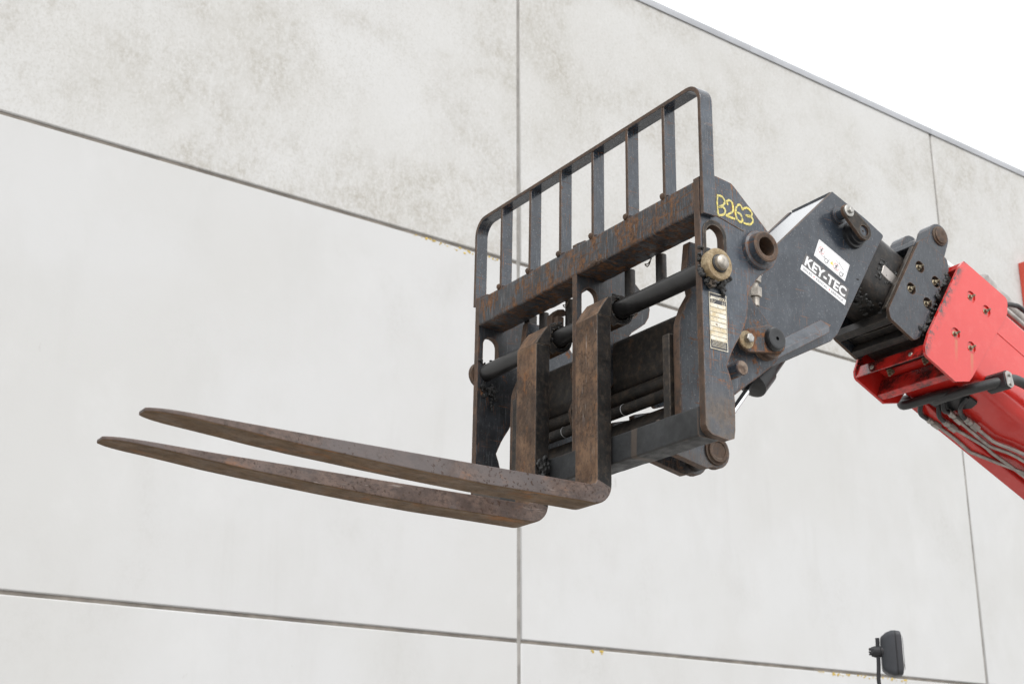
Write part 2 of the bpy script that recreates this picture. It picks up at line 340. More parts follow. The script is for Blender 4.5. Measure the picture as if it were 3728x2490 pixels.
def lump(bm, c, r, sub=2, amp=.35, sq=(1, 1, 1), fr=60, mi=0):
    g_ = bmesh.ops.create_icosphere(bm, subdivisions=sub, radius=1); c = Vector(c)
    for v in g_['verts']:
        d = v.co.normalized(); k = 1 + amp * mnoise.noise((c + d * r) * fr) * 1.6
        v.co = c + Vector((d.x * sq[0], d.y * sq[1], d.z * sq[2])) * r * k
    for f_ in {f for v in g_['verts'] for f in v.link_faces}: f_.material_index = mi
    return bm
def textbm(txt, w, h, f, thick=.0004, off=.0, space=1.0):
    """lettering fitted into w x h, front-lit flat print; f(u,v,t)->xyz"""
    cu = bpy.data.curves.new('txt', 'FONT'); cu.body = txt; cu.size = 1; cu.offset = off; cu.space_character = space; cu.resolution_u = 4
    o = bpy.data.objects.new('txt', cu); COL.objects.link(o)
    me = bpy.data.meshes.new_from_object(o.evaluated_get(bpy.context.evaluated_depsgraph_get()))
    bpy.data.objects.remove(o); bpy.data.curves.remove(cu)
    bm = NB(); bm.from_mesh(me); bpy.data.meshes.remove(me)
    xs = [v.co.x for v in bm.verts]; ys = [v.co.y for v in bm.verts]; x0, x1, y0, y1 = min(xs), max(xs), min(ys), max(ys)
    for v in bm.verts: v.co.x = (v.co.x - x0) / (x1 - x0) * w; v.co.y = (v.co.y - y0) / (y1 - y0) * h
    r = bmesh.ops.extrude_face_region(bm, geom=bm.faces[:])
    for e in r['geom']:
        if isinstance(e, bmesh.types.BMVert): e.co.z = thick
    for v in bm.verts: v.co = Vector(f(v.co.x, v.co.y, v.co.z))
    return bm
def ribbon(bm, pts, w, f, thick=.0005, n=5, jit=0.):
    P = [p.xy for p in spline([(a, b, 0) for a, b in pts], n)] if n else [Vector(p) for p in pts]
    A = []
    for i, p in enumerate(P):
        t = (P[min(i + 1, len(P) - 1)] - P[max(i - 1, 0)]); t = t.normalized() if t.length > 1e-9 else Vector((1, 0)); q = Vector((-t.y, t.x))
        ww = w * .5 * (1 + jit * random.uniform(-1, 1))
        A.append([bm.verts.new(f(*(p + q * ww * s), h)) for h in (0, thick) for s in (-1, 1)])
    for a, b in zip(A, A[1:]):
        for i, j in ((0, 1), (1, 3), (3, 2), (2, 0)): bm.faces.new((a[i], a[j], b[j], b[i]))
    bm.faces.new((A[0][0], A[0][1], A[0][3], A[0][2])); bm.faces.new((A[-1][0], A[-1][1], A[-1][3], A[-1][2]))
    return bm
def share(o, name, parent, off=(0, 0, 0), bevel=0):
    c = o.copy(); c.name = name; COL.objects.link(c); c.parent = parent; c.location = off; return c

# ------------------------------------------------------------------ ground
bm = NB(); bmesh.ops.create_grid(bm, x_segments=8, y_segments=8, size=250)
gr = link('ground', bm, 'ground'); gr['kind'] = 'structure'; gr.location = (0, 0, 0)

# ------------------------------------------------------------------ precast concrete wall
PW, ROWS = 5.84, ((0.0, 2.8695, 'conc'), (2.8945, 5.8815, 'conc'), (5.9065, 8.895, 'concw'))
az = math.atan2(.6145, .789)
WM = Matrix.Translation((.056, 10.7, 0)) @ Matrix.Rotation(az, 4, 'Z')
wall = Thing('concrete_wall', 'tall pale precast concrete panel wall with dark joints behind the lift arm', 'wall', mat=WM)
protos = {}
for z0, z1, m in ROWS:
    for c in range(-3, 4):
        if z0 in protos: o = share(protos[z0], 'panel', wall.o, (c * PW, 0, 0))
        else:
            bm = NB(); box(bm, .016, PW - .016, 0, .18, z0, z1)
            o = protos[z0] = link('panel', bm, m, wall, bevel=.009, seg=1); o.location = (c * PW, 0, 0)
for z in (2.882, 5.894):
    bm = NB(); box(bm, -3 * PW, 4 * PW, .014, .10, z - .019, z + .019); link('joint_sealant', bm, 'sealant', wall, bevel=.003)
p = None
for c in range(-3, 5):
    if p is None:
        bm = NB(); box(bm, -.02, .02, .0105, .0995, .02, 8.885); p = link('joint_sealant', bm, 'sealv', wall, bevel=.003); p.location = (c * PW, 0, 0)
    else: share(p, 'joint_sealant', wall.o, (c * PW, 0, 0))
p = None
for c in range(-6, 8):
    if p is None:
        bm = NB(); extr(bm, fillet([(-.015, 8.879), (-.0105, 8.877), (-.0095, 8.8965), (.205, 8.899), (.205, 8.938), (-.008, 8.957), (-.015, 8.949)], .003, 2), .002, PW / 2 - .002, fX, rim=0)
        p = link('coping', bm, 'coping', wall); p.location = (c * PW / 2, 0, 0)
    else: share(p, 'coping', wall.o, (c * PW / 2, 0, 0))
bm = NB()
for t0, t1, z, n in ((-1.02, -.12, 5.878, 46), (.60, .84, 2.866, 14), (3.35, 4.6, 2.866, 60)):
    for i in range(n):
        t = t0 + (t1 - t0) * random.random() ** .8; t += .03 * math.sin(t * 31)
        lump(bm, (t, -.001, z - abs(random.gauss(0, .012))), random.uniform(.004, .011), 1, .5, (1.3, .25, .8), 40)
bm.transform(WM); lo = link('lichen', bm, 'lichen'); setp(lo, 'yellow orange lichen growing along the wall joints', 'lichen', kind='stuff')
sg = Thing('wall_sign', 'white sign with a thick red edge fixed to the wall at the right', 'sign', (7.29, 0, 7.15), mat=WM)
bm = NB(); box(bm, 7.29, 8.5, -.10, -.002, 7.15, 7.69); link('red_case', bm, 'signred', sg, bevel=.006)
bm = NB(); box(bm, 7.305, 8.485, -.106, -.1005, 7.165, 7.675); link('white_face', bm, 'white', sg, bevel=.002)

# ------------------------------------------------------------------ fork carriage (x: far -> near is 0 -> -1.14, y forward, z up)
XR0, XR1 = -1.121, -1.099            # near side plate outer / inner face
XC = -.5705
XF = 2 * XC
YS, ZS, RS = -.033, -.2455, .0265    # fork shaft
car = Thing('fork_carriage', 'worn slate-grey steel fork carriage with barred load guard and yellow hand-painted B263', 'fork carriage')
RP = [(0, .004), (0, -.3), (0, -.668), (-.006, -.681), (-.02, -.690), (-.074, -.697, .004), (-.092, -.690), (-.096, -.667), (-.098, -.592), (-.096, -.567), (-.085, -.528), (-.075, -.503),
      (-.092, -.465), (-.105, -.442), (-.118, -.422), (-.142, -.379), (-.150, -.354), (-.155, -.32), (-.156, -.295), (-.164, -.277), (-.180, -.255), (-.2, -.230), (-.223, -.213), (-.25, -.192), (-.264, -.169), (-.2685, -.143), (-.264, -.122),
      (-.253, -.106), (-.233, -.089), (-.189, -.049), (-.155, -.020), (-.125, .006), (-.113, .0145), (-.101, .0165), (-.061, .021), (-.03, .022)]
RP = fillet(RP, .003, 2)
slotR = slot(-.047, -.215, -.153, .029, 12)
def side_plate(x0, x1, name='side_plate', mats=('slate_plate', 'rim'), hole=True):
    bm = NB(); hs_ = [slotR] if hole else []
    extr(bm, RP, x0, x1, fX, hs_ + [circ(-.197, -.158, .026, 20)]); return link(name, bm, mats, car, bevel=.0022)
pr = side_plate(XR0, XR1); pr['label'] = 'near side plate with the painted number and rating label'
side_plate(XF - XR1, XF - XR0, mats=('plate_dark', 'rim'))
side_plate(-.576, -.556, 'centre_plate', mats=('plate_dark', 'rim'))
# raised worn ring round the slot on the near plate
bm = NB(); extr(bm, slot(-.047, -.235, -.150, .040, 12), XR0 - .0025, XR0 + .001, fX, [slot(-.047, -.215, -.153, .0293, 12)]); link('slot_ring', bm, ('dusty', 'rim'), car)
# bored pin bosses
def boss(x0, d, name='pin_boss', m=('slate_plate', 'rim')):
    bm = NB(); c = (x0, -.197, -.158)
    lathe(bm, [(0, .0262, 1), (d * .01, .0262, 1), (d * .01, .0262, 1), (d * .036, .0265, 1), (d * .0375, .029, 1), (d * .0375, .039, 1), (d * .035, .0425, 0), (d * .014, .0445, 0), (d * .011, .052, 0), (0, .055, 0)], c, (1, 0, 0), 36, caps=False)
    return link(name, bm, m, car)
boss(XR0 + .0005, -1)
boss(XF - XR0 - .0005, 1)
bm = NB(); lathe(bm, [(0, .026), (.03, .026)], (XR1 - .004, -.197, -.158), (1, 0, 0), 24); link('boss_plug', bm, 'grime', car)
# load guard: bent flat bar + uprights
YG0, YG1 = -.042, 0.0
xo0, xo1, zt, tk = -1.1365, -.0045, .2840, .0125
def guard_path(off):
    r = .058 - off
    xa, xb, z_ = xo0 + off, xo1 - off, zt - off
    return [(xa, -.105)] + [(xa + r - r * math.cos(rad(a)), z_ - r + r * math.sin(rad(a))) for a in range(0, 91, 9)] + [(xb - r + r * math.sin(rad(a)), z_ - r + r * math.cos(rad(a))) for a in range(0, 91, 9)] + [(xb, -.02)]
po, pi_ = guard_path(0), guard_path(tk)
bm = NB(); A = []
for (u, v), (u2, v2) in zip(po, pi_): A.append([bm.verts.new((u, YG1, v)), bm.verts.new((u2, YG1, v2)), bm.verts.new((u2, YG0, v2)), bm.verts.new((u, YG0, v))])
for a, b in zip(A, A[1:]):
    for k in range(4): bm.faces.new((a[k], a[(k + 1) % 4], b[(k + 1) % 4], b[k])).material_index = 1 if k in (0, 2) else 0
bm.faces.new(A[0]); bm.faces.new(A[-1])
link('guard_rail', bm, ('slate', 'rim'), car, bevel=.0018)
bars = None
for i in range(6):
    x = -.1640 - i * .1628
    if bars is None:
        bm = NB(); box(bm, -.006, .006, -.040, -.001, -.004, zt - tk + .001)
        for f_ in bm.faces:
            if abs(f_.calc_center_median().y + .001) < .0005 or abs(f_.calc_center_median().y + .04) < .0005: f_.material_index = 1
        lump(bm, (.004, .002, .003), .0085, 2, .4, (1, .8, 1.1), 80, 1); lump(bm, (-.002, -.001, zt - tk), .006, 1, .4, (1.4, .8, .7), 80, 1)
        lump(bm, (-.007, -.012, .002), .006, 2, .3, (.9, 1.6, .7), 80, 0)
        bars = link('guard_bar', bm, ('slate', 'rim'), car, bevel=.0012); bars.location = (x, 0, 0)
    else: share(bars, 'guard_bar', car.o, (x, 0, 0))
# upper cross beam (hollow box, open underside lip) and lower beam
bm = NB(); extr(bm, fillet([(0.0015, -.002), (.0015, -.094), (-.100, -.096), (-.100, -.010), (-.09, -.002)], .008, 4), XR1 + .0005, XF - XR1 - .0005, fX, rim=0)
bmesh.ops.subdivide_edges(bm, edges=[e for e in bm.edges if abs(e.verts[0].co.x - e.verts[1].co.x) > .5], cuts=48)
for v in bm.verts:
    if v.co.z < -.085 and XR1 + .01 < v.co.x < XF - XR1 - .01: v.co += Vector((0, 1, 1)) * .0016 * mnoise.noise(v.co * 45)
ub = link('top_beam', bm, 'beam', car)
for x, y, z, r, m in ((-.665, .001, -.086, .012, 'rim'), (-.69, .0, -.089, .010, 'rim'), (-.642, .001, -.088, .008, 'rim')):
    bm = NB(); lump(bm, (x, y, z), r, 3, .5, (1.5, .45, .7), 90); link('bent_scab', bm, m, car, parent=ub)
bm = NB(); extr(bm, fillet([(.006, -.617), (.006, -.694), (-.066, -.694), (-.066, -.617)], .006, 3), XR1 + .0005, XF - XR1 - .0005, fX, rim=0)
bmesh.ops.subdivide_edges(bm, edges=[e for e in bm.edges if abs(e.verts[0].co.x - e.verts[1].co.x) > .5], cuts=40)
for v in bm.verts:
    if XR1 + .01 < v.co.x < XF - XR1 - .01: v.co += Vector((0, .4, 1)) * .0012 * mnoise.noise(v.co * 40)
g = G('bottom_beam_paint'); gx = g.noise(7, 2, .4, (1, .05, .05)); c_ = g.mix(g.ramp(g.noise(9, 6, .7), .35, .65), (.020, .021, .022), (.038, .040, .042))
c_ = g.mix(g.ramp(gx, .56, .575), c_, (.070, .055, .045)); c_ = g.mix(g.math('MULTIPLY', g.edge(.008), g.ramp(g.noise(25, 6, .7), .4, .55)), c_, (.09, .06, .042)); g.bump(g.noise(70, 6, .7), .35, .002)
M['botbeam'] = g.done(c_, g.ramp(g.noise(30), .3, .7, .45, .7), 0, .4)
link('bottom_beam', bm, 'botbeam', car)
# shaft with end washers and grease
bm = NB(); lathe(bm, [(0, RS), (1.06, RS)], (-1.10, YS, ZS), (1, 0, 0), 40); link('fork_shaft', bm, 'shaft', car)
def shaft_end(x, d):
    bm = NB()
    if d > 0: d = .55
    bm = NB(); lathe(bm, [(0, .030, 0), (d * .008, .031, 0), (d * .008, .041, 0), (d * .030, .043, 0), (d * .0335, .0415, 0), (d * .0345, .037, 0), (d * .033, .030, 0), (d * .0318, .026, 0), (d * .031, .0, 0)], (x, YS, ZS), (1, 0, 0), 44, caps=False)
    w = link('end_washer', bm, 'washer' if d < 0 else 'rim', car)
    bm = NB(); lathe(bm, [(d * .030, .0255, 1), (d * .0345, .0245, 1), (d * .0365, .0205, 0), (d * .046, .0195, 0), (d * .0495, .016, 0), (d * .0515, .008, 0), (d * .052, 0, 0)], (x, YS - .001, ZS + .001), (1, 0, 0), 32, caps=False)
    link('bolt_head', bm, ('boltface', 'grease'), car, parent=w)
shaft_end(XR0, -1); shaft_end(XF - XR0, 1)
def lumps(name, cs, m='grease', sub=2, amp=.5, th=None, parent=None):
    bm = NB()
    for c in cs: lump(bm, c[:3], c[3] * .92, sub, amp, c[4] if len(c) > 4 else (1, 1, 1), 70)
    o = link(name, bm, m, th or car, parent=parent, smooth=80, kind='stuff')
    r = o.modifiers.new('merge', 'REMESH'); r.mode = 'VOXEL'; r.voxel_size = .0017
    t = bpy.data.textures.get('clump') or bpy.data.textures.new('clump', 'CLOUDS'); t.noise_scale = .010; t.noise_depth = 3
    d = o.modifiers.new('rough', 'DISPLACE'); d.texture = t; d.strength = .007; d.mid_level = .55; d.texture_coords = 'LOCAL'
    return o
rr = random.Random(3)
cs = []
for i in range(34):
    a = rad(rr.uniform(195, 345)); q = rr.uniform(.040, .056); cs.append((XR0 - rr.uniform(.0, .016), YS + q * math.cos(a) - .004, ZS + q * math.sin(a), rr.uniform(.0045, .0095)))
for i in range(12): cs.append((XR0 - rr.uniform(0, .008), -.06 - rr.uniform(0, .025), ZS - .045 - rr.uniform(0, .026), rr.uniform(.004, .008)))
for i in range(10): cs.append((XR0 - .002, YS + .032 + rr.uniform(0, .012), ZS + rr.uniform(-.02, .05), rr.uniform(.004, .007)))
lumps('grease_clump', cs)
bm = NB(); lathe(bm, [(0, .012), (-.012, .0105), (-.012, .006), (-.02, .005)], (XR0 - .008, -.020, -.297), (1, 0, 0), 6); lathe(bm, [(-.012, .0055), (-.024, .005), (-.026, .003)], (XR0 - .008, -.020, -.297), (1, 0, 0), 12); link('stop_screw', bm, 'grime', car)
cs = [(-.045, YS - .01 + rr.uniform(-.03, .03), ZS - .03 - rr.uniform(0, .05), rr.uniform(.004, .009)) for i in range(26)] + [(-.046, -.055 + rr.uniform(-.006, .006), ZS - .06 - i * .012, .0055) for i in range(6)] + [(-.045, YS + .01 + rr.uniform(-.03, .02), ZS + .03 + rr.uniform(0, .012), rr.uniform(.004, .007)) for i in range(8)]
lumps('grease_clump', cs)
# B263 hand-painted
fN = lambda y, z, t: (XR0 - .0003 - t, y, z)
for nm, paths in (('painted_letter_b', [[(-.063, -.031), (-.061, -.060), (-.063, -.091)], [(-.064, -.034), (-.075, -.033), (-.084, -.038), (-.087, -.047), (-.081, -.057), (-.064, -.066)], [(-.064, -.066), (-.079, -.063), (-.087, -.068), (-.0865, -.078), (-.078, -.086), (-.063, -.091)]]),
                  ('painted_digit_two', [[(-.098, -.052), (-.095, -.043), (-.104, -.037), (-.113, -.042), (-.116, -.056), (-.112, -.069), (-.091, -.084), (-.105, -.0855), (-.121, -.087)]]),
                  ('painted_digit_six', [[(-.149, -.054), (-.145, -.043), (-.136, -.041), (-.127, -.052), (-.124, -.072), (-.131, -.087), (-.144, -.090), (-.147, -.079), (-.141, -.068), (-.130, -.0655)]]),
                  ('painted_digit_three', [[(-.148, -.053), (-.156, -.046), (-.168, -.043), (-.179, -.049), (-.182, -.059), (-.172, -.066), (-.160, -.066)], [(-.160, -.065), (-.177, -.065), (-.185, -.072), (-.182, -.082), (-.171, -.089), (-.151, -.090)]])):
    bm = NB()
    for p_ in paths:
        ribbon(bm, p_, .0058, fN, .0006, 6, .25)
        ribbon(bm, [(a + rr.uniform(-.0015, .0015), b + rr.uniform(-.0015, .0015)) for a, b in p_], .004, lambda y, z, t: (XR0 - .0009 - t, y, z), .0004, 6, .4)
    link(nm, bm, 'marker', car, parent=pr)
# weld seam across the near plate
bm = NB(); tube(bm, [(XR0, -.039, -.092), (XR0, -.071, -.096), (XR0, -.11, -.105), (XR0, -.150, -.1135)], .0018, 8, 5); link('weld_seam', bm, 'rim', car, parent=pr)
# rating label
fL = lambda u, v, t: (XR0 - .0012 - t, -.0215 - u * .0585, -.314 - v * .152 + .0)
lb = NB(); extr(lb, [(0, 0), (1, 0), (1, 1), (0, 1)], -.001, .0, lambda u, v, h: fL(u, v, h), rim=0); lab = link('rating_label', lb, 'labdark', car)
bm = NB()
for u0, u1, v0, v1 in ((0, 1, 0, .012), (0, 1, .988, 1), (0, .03, .012, .988), (.97, 1, .012, .988)): extr(bm, [(u0, v0), (u1, v0), (u1, v1), (u0, v1)], 0, .0004, lambda u, v, h: fL(u, v, h), rim=0)
link('label_border', bm, 'lab', car, parent=lab)
v = .19
for k, h_ in enumerate((.075, .085, .085, .085, .085, .085, .085, .075)):
    bm = NB(); extr(bm, [(.05, v), (.95, v), (.95, v + h_ - .012), (.05, v + h_ - .012)], 0, .0005, lambda u, v, h: fL(u, v, h), rim=0)
    link('label_row', bm, 'lab', car, parent=lab)
    bm = NB(); ribbon(bm, [(.05, v + h_ - .006), (.95, v + h_ - .006)], .0025, lambda u, v, h: fL(u, v, h), .0005, 0); link('label_line', bm, 'lab', car, parent=lab); v += h_
fT = lambda u, v, t: (XR0 - .0012 - t, -.0215 - u, -.314 - .152 + v)
link('label_name', textbm('MANITOU', .042, .0085, lambda u, v, t: fT(u + .0135, v + .1345, t), .0005, .03), 'lab', car, parent=lab)
bm = NB(); extr(bm, [(.0035, .134), (.0115, .134), (.0135, .141), (.0065, .143)], 0, .0005, lambda u, v, h: fT(u, v, h), rim=0); link('label_emblem', bm, 'lab', car, parent=lab)
link('label_mark', textbm('CE', .010, .0075, lambda u, v, t: fT(u + .043, v + .1235, t), .0005, .0), 'lab', car, parent=lab)
bm = NB()
for k in range(3): ribbon(bm, [(.005, .131 - k * .003), (.022 - 3e-3 * k, .131 - k * .003)], .0009, lambda u, v, h: fT(u, v, h), .0005, 0)
for k in range(5): ribbon(bm, [(.006, .022 - k * .0035), (.052, .022 - k * .0035)], .0009, lambda u, v, h: fT(u, v, h), .0005, 0)
link('label_small_print', bm, 'lab', car, parent=lab, kind='stuff')
# rear posts of the carriage that the coupler locks on
for x0, x1 in ((-.9455, -.917), (-.224, -.1955)):
    bm = NB(); box(bm, x0, x1, -.064, -.034, -.617, -.372); link('rear_post', bm, ('dusty',), car, bevel=.002)
lumps('weld_clump', [(-.93 + rr.uniform(-.03, .04), -.03 - rr.uniform(0, .03), -.613 + rr.uniform(-.004, .010), rr.uniform(.006, .012), (1.5, 1, .8)) for i in range(14)] + [(-.21 + rr.uniform(-.03, .03), -.03 - rr.uniform(0, .03), -.613 + rr.uniform(-.004, .014), rr.uniform(.006, .012)) for i in range(10)], 'dusty')
# vertical guide rods hanging behind the beam
for x in (-.672, -.814, -.235, -.376):
    bm = NB(); lathe(bm, [(0, .0155), (.13, .0155)], (x, -.12, -.215), (0, 0, 1), 18); link('guide_rod', bm, 'grime', car)
bm = NB(); box(bm, -.175, -.145, -.135, -.105, -.22, -.07); link('guide_block', bm, 'grime', car, bevel=.002)
# cotter clips and rusty latch
for x in (-.395, -.795):
    bm = NB(); tube(bm, [(x - .002, -.10, -.092), (x + .004, -.10, -.098), (x + .013, -.098, -.106), (x + .024, -.097, -.103), (x + .019, -.1, -.111), (x + .010, -.1, -.109), (x + .002, -.099, -.101)], .0016, 8, 5); link('cotter_clip', bm, 'grime', car)
bm = NB(); extr(bm, fillet([(-.070, -.133), (-.092, -.112), (-.113, -.106), (-.127, -.116), (-.124, -.124), (-.108, -.130), (-.100, -.150), (-.084, -.172), (-.07, -.165)], .006, 3), -.352, -.322, fX, rim=0); link('latch', bm, 'rim', car, bevel=.003)
bm = NB(); box(bm, -.372, -.345, -.10, -.075, -.19, -.142); link('latch_block', bm, 'rim', car, bevel=.002)

# ------------------------------------------------------------------ pallet forks
def make_fork(x0, x1, label):
    th = Thing('pallet_fork', label, 'pallet fork', ((x0 + x1) / 2, .045, -.81), group='pallet forks hanging on the carriage shaft')
    yf, yb, zt_, zb = .0610, .0120, -.7590, -.8090
    w = x1 - x0; xm = (x0 + x1) / 2
    # blade + heel + shank as one swept L: stations of (center profile)
    st = []
    st.append(('s', -.300)); 
    bm = NB()
    # side profile polygon (y,z), heel rounded, extruded across width; tip tapered afterwards
    prof_out = [(yb, -.3225)] + [(yb, -.74)] + [(yb + .058 - .058 * math.cos(rad(a)), -.751 - .058 * math.sin(rad(a))) for a in range(0, 91, 10)]
    ys = [.12, .25, .4, .55, .7, .8, .9, 1.0, 1.08, 1.15, 1.18, 1.21, 1.235, 1.251, 1.263, 1.270, 1.2745]
    TK = [(0, .050), (.42, .049), (.65, .042), (.77, .036), (.91, .0295), (1.0, .024), (1.08, .0185), (1.16, .014), (1.24, .011), (1.30, .0095)]
    def thk(y):
        for (a, ta), (b, tb) in zip(TK, TK[1:]):
            if y <= b: return ta + (tb - ta) * (y - a) / (b - a)
        return TK[-1][1]
    def ztop(y): return zt_ + .004 * max(0, (y - 1.0) / .28)
    def zbot(y): return ztop(y) - thk(y)
    prof_in = [(yf, -.3), (yf, -.735)] + [(yf + .02 - .02 * math.cos(rad(a)), -.739 - .02 * math.sin(rad(a))) for a in range(10, 91, 16)]
    # vertical part: pair list (outer, inner)
    N = 9; rows = []
    def halfw(y):
        if y < 1.02: return w / 2
        t = (y - 1.02) / (1.2745 - 1.02); return w / 2 * (1 - .10 * t - .52 * t ** 8)
    outer = [(yb, -.281), (yb, -.45), (yb, -.6), (yb, -.70)] + prof_out[2:] + [(y, zbot(y)) for y in ys]
    inner = [(yf, -.281), (yf, -.45), (yf, -.6), (yf, -.70)] + [(yf + .02 - .02 * math.cos(rad(a)), -.739 - .02 * math.sin(rad(a))) for a in [0, 10, 20, 30, 40, 50, 60, 70, 80, 90]] + [(y, ztop(y)) for y in ys]
    for (a, b) in zip(outer, inner):
        yy = max(a[0], b[0]); hw = halfw(yy)
        wob = .0006 * mnoise.noise(Vector((yy * 9, a[1] * 9, x0 * 50)))
        rows.append([bm.verts.new((xm - hw, a[0], a[1] + wob)), bm.verts.new((xm + hw, a[0], a[1] + wob)), bm.verts.new((xm + hw, b[0], b[1] + wob)), bm.verts.new((xm - hw, b[0], b[1] + wob))])
    nv = 4
    for i, (A_, B_) in enumerate(zip(rows, rows[1:])):
        for k in range(4):
            f_ = bm.faces.new((A_[k], A_[(k + 1) % 4], B_[(k + 1) % 4], B_[k]))
            ymean = sum(v.co.y for v in f_.verts) / 4; zmean = sum(v.co.z for v in f_.verts) / 4
            shank = zmean > -.755
            f_.material_index = 1 if (shank and k == 2) else (2 if (k == 0 and not shank and zmean < -.76) else (3 if shank and k != 2 else 0))
    bm.faces.new(rows[0]).material_index = 3; bm.faces.new(rows[-1])
    blade = link('fork_body', bm, ('fork', 'shank', 'forkbot', 'grime'), th, bevel=.0035, smooth=40, seg=3)
    # hook top with eye round the shaft
    bm = NB()
    hook = [(yf - .0005, -.2815), (yf - .0225, -.2447), (yf - .040, -.2215), (-.002, -.2105)] + circ(YS, ZS, .044, 18, 55, 285) + [(-.006, -.300), (yb, -.2815)]
    extr(bm, fillet(hook, .002, 2), x0 + .014, x1 - .0005, fX, [circ(YS, ZS, RS + .004, 28)], rim=1)
    link('eye', bm, ('grime', 'shank'), th, bevel=.002)
    bm = NB(); extr(bm, [(yf - .0005, -.2816), (yf - .0225, -.2447), (yf - .040, -.2215), (yb - .004, -.222), (yb - .002, -.2816)], x0, x0 + .0138, fX, rim=1); link('eye_cheek', bm, ('grime', 'shank'), th, bevel=.002)
    cs = []
    for i in range(16):
        a = rr.uniform(0, 6.28); q = rr.uniform(.031, .038); cs.append((x0 + .013 + rr.uniform(-.003, .002), YS + q * math.cos(a), ZS + q * math.sin(a), rr.uniform(.003, .0055)))
    for i in range(8): cs.append((x0 + .02 + rr.uniform(0, .06), -.02 - rr.uniform(0, .04), ZS + .050, rr.uniform(.004, .007)))
    lumps('grease_clump', cs, th=th)
    return th, blade
f1, _ = make_fork(-.7545, -.6545, 'rusty brown pallet fork hanging right of the centre plate, its blade higher in view')
f2, _ = make_fork(-.4605, -.3605, 'rusty brown pallet fork hanging left of the centre plate, its blade lower in view')
lumps('grease_clump', [(-.463 + rr.uniform(-.004, .0), rr.uniform(.018, .05), -.62 - rr.uniform(0, .11), rr.uniform(.004, .009), (.6, 1, 1.6)) for i in range(40)], th=f2)

# ------------------------------------------------------------------ telehandler boom with quick coupler
tel = Thing('telehandler_boom', 'red telescopic lift arm with dark grey head plate, stickers and coupler', 'lift arm', (XC, -1.6, 0))
AL = rad(23.6); BY, BZ = -1.53, .266
def BF(x, s, n): return (x, BY - s * math.cos(AL) - n * math.sin(AL), BZ - s * math.sin(AL) + n * math.cos(AL))
fB = lambda s, n, h: BF(h, s, n)
def mir(x): return 2 * XC - x
def both(fn):
    for sgn in (0, 1): fn((lambda x: x) if sgn == 0 else mir)
# coupler plates
CP = [(-.087, -.107), (-.077, -.185), (-.091, -.256), (-.068, -.294), (-.054, -.327), (-.047, -.351), (-.045, -.396), (-.045, -.600), (-.09, -.612), (-.15, -.575), (-.234, -.513), (-.281, -.476), (-.307, -.458), (-.366, -.412), (-.392, -.386), (-.402, -.36), (-.403, -.34), (-.399, -.322),
      (-.386, -.301), (-.376, -.29), (-.356, -.27), (-.329, -.243), (-.295, -.211), (-.22, -.135), (-.16, -.108)]
def cpl(m):
    bm = NB(); extr(bm, fillet(CP, .004, 2), m(-.975), m(-.948), fX); link('coupler_plate', bm, ('slate_rusty', 'rim'), tel, bevel=.002)
both(cpl)
bm = NB(); extr(bm, fillet([(-.13, -.275), (-.17, -.262), (-.235, -.268), (-.25, -.30), (-.25, -.43), (-.14, -.43), (-.13, -.40)], .02, 4), -.948, mir(-.948), fX, rim=0); link('cross_member', bm, 'dusty', tel, bevel=.002)
bm = NB(); lathe(bm, [(0, .022), (.76, .022)], (-.949, -.14, -.452), (1, 0, 0), 24); link('cross_tube', bm, 'dusty', tel)
bm = NB(); lathe(bm, [(0, .0165), (.79, .0165)], (-.965, -.095, -.508), (1, 0, 0), 24); lk = link('locking_rod', bm, 'dusty', tel)
for x in (-.676, -.39):
    bm = NB(); lathe(bm, [(0, .0170), (.0022, .0170)], (x, -.095, -.508), (1, 0, 0), 24); link('white_ring', bm, 'white', tel, parent=lk)
bm = NB(); extr(bm, fillet([(-.12, -.53), (-.2, -.50), (-.23, -.52), (-.16, -.60), (-.11, -.605), (-.085, -.585)], .01, 3), -.948, mir(-.948), fX, rim=0); link('lower_cross_member', bm, 'dusty', tel, bevel=.002)
for x in (-.47, -.50):
    bm = NB(); extr(bm, fillet([(-.06, -.33), (-.12, -.30), (-.14, -.5), (-.07, -.53), (-.055, -.47), (-.075, -.42)], .02, 4), x, x + .014, fX); link('lug_plate', bm, ('dusty', 'rim'), tel, bevel=.002)
    break
# pivot pin with lock plate and bolt
PY, PZ = -.345, -.347
bm = NB(); lathe(bm, [(0, .050), (.008, .047)], (-.976, PY, PZ), (-1, 0, 0), 36); link('pivot_boss', bm, 'rim', tel)
bm = NB(); extr(bm, fillet([(-.262, -.328), (-.295, -.318), (-.33, -.306), (-.365, -.308), (-.388, -.335), (-.390, -.355), (-.382, -.372), (-.365, -.380), (-.258, -.398), (-.232, -.392), (-.222, -.370), (-.235, -.345)], .01, 4), -1.012, -.9995, fX); lp = link('lock_plate', bm, ('lockp', 'rim'), tel, bevel=.002)
bm = NB(); lathe(bm, [(0, .046), (.018, .046)], (-.9838, PY, PZ), (-1, 0, 0), 32); link('pivot_collar', bm, 'rim', tel)
bm = NB(); lathe(bm, [(0, .033), (.010, .033), (.016, .030), (.0175, .026), (.0165, .020), (.0165, .0055), (.010, .0045), (.010, 0)], (-1.0122, PY, PZ), (-1, 0, 0), 36, caps=False); link('pivot_pin', bm, 'blackmetal', tel)
bm = NB(); lathe(bm, [(0, .025), (.005, .025), (.006, .023), (.0062, .010)], (-1.0122, -.243, -.368), (-1, 0, 0), 32); wa = link('bolt_washer', bm, 'washer', tel)
bm = NB(); lathe(bm, [(.006, .0135), (.019, .0135), (.0205, .011), (.021, .007), (.0205, .005)], (-1.0122, -.245, -.366), (-1, 0, 0), 6); link('bolt_head', bm, 'zinc', tel, parent=wa, smooth=20)
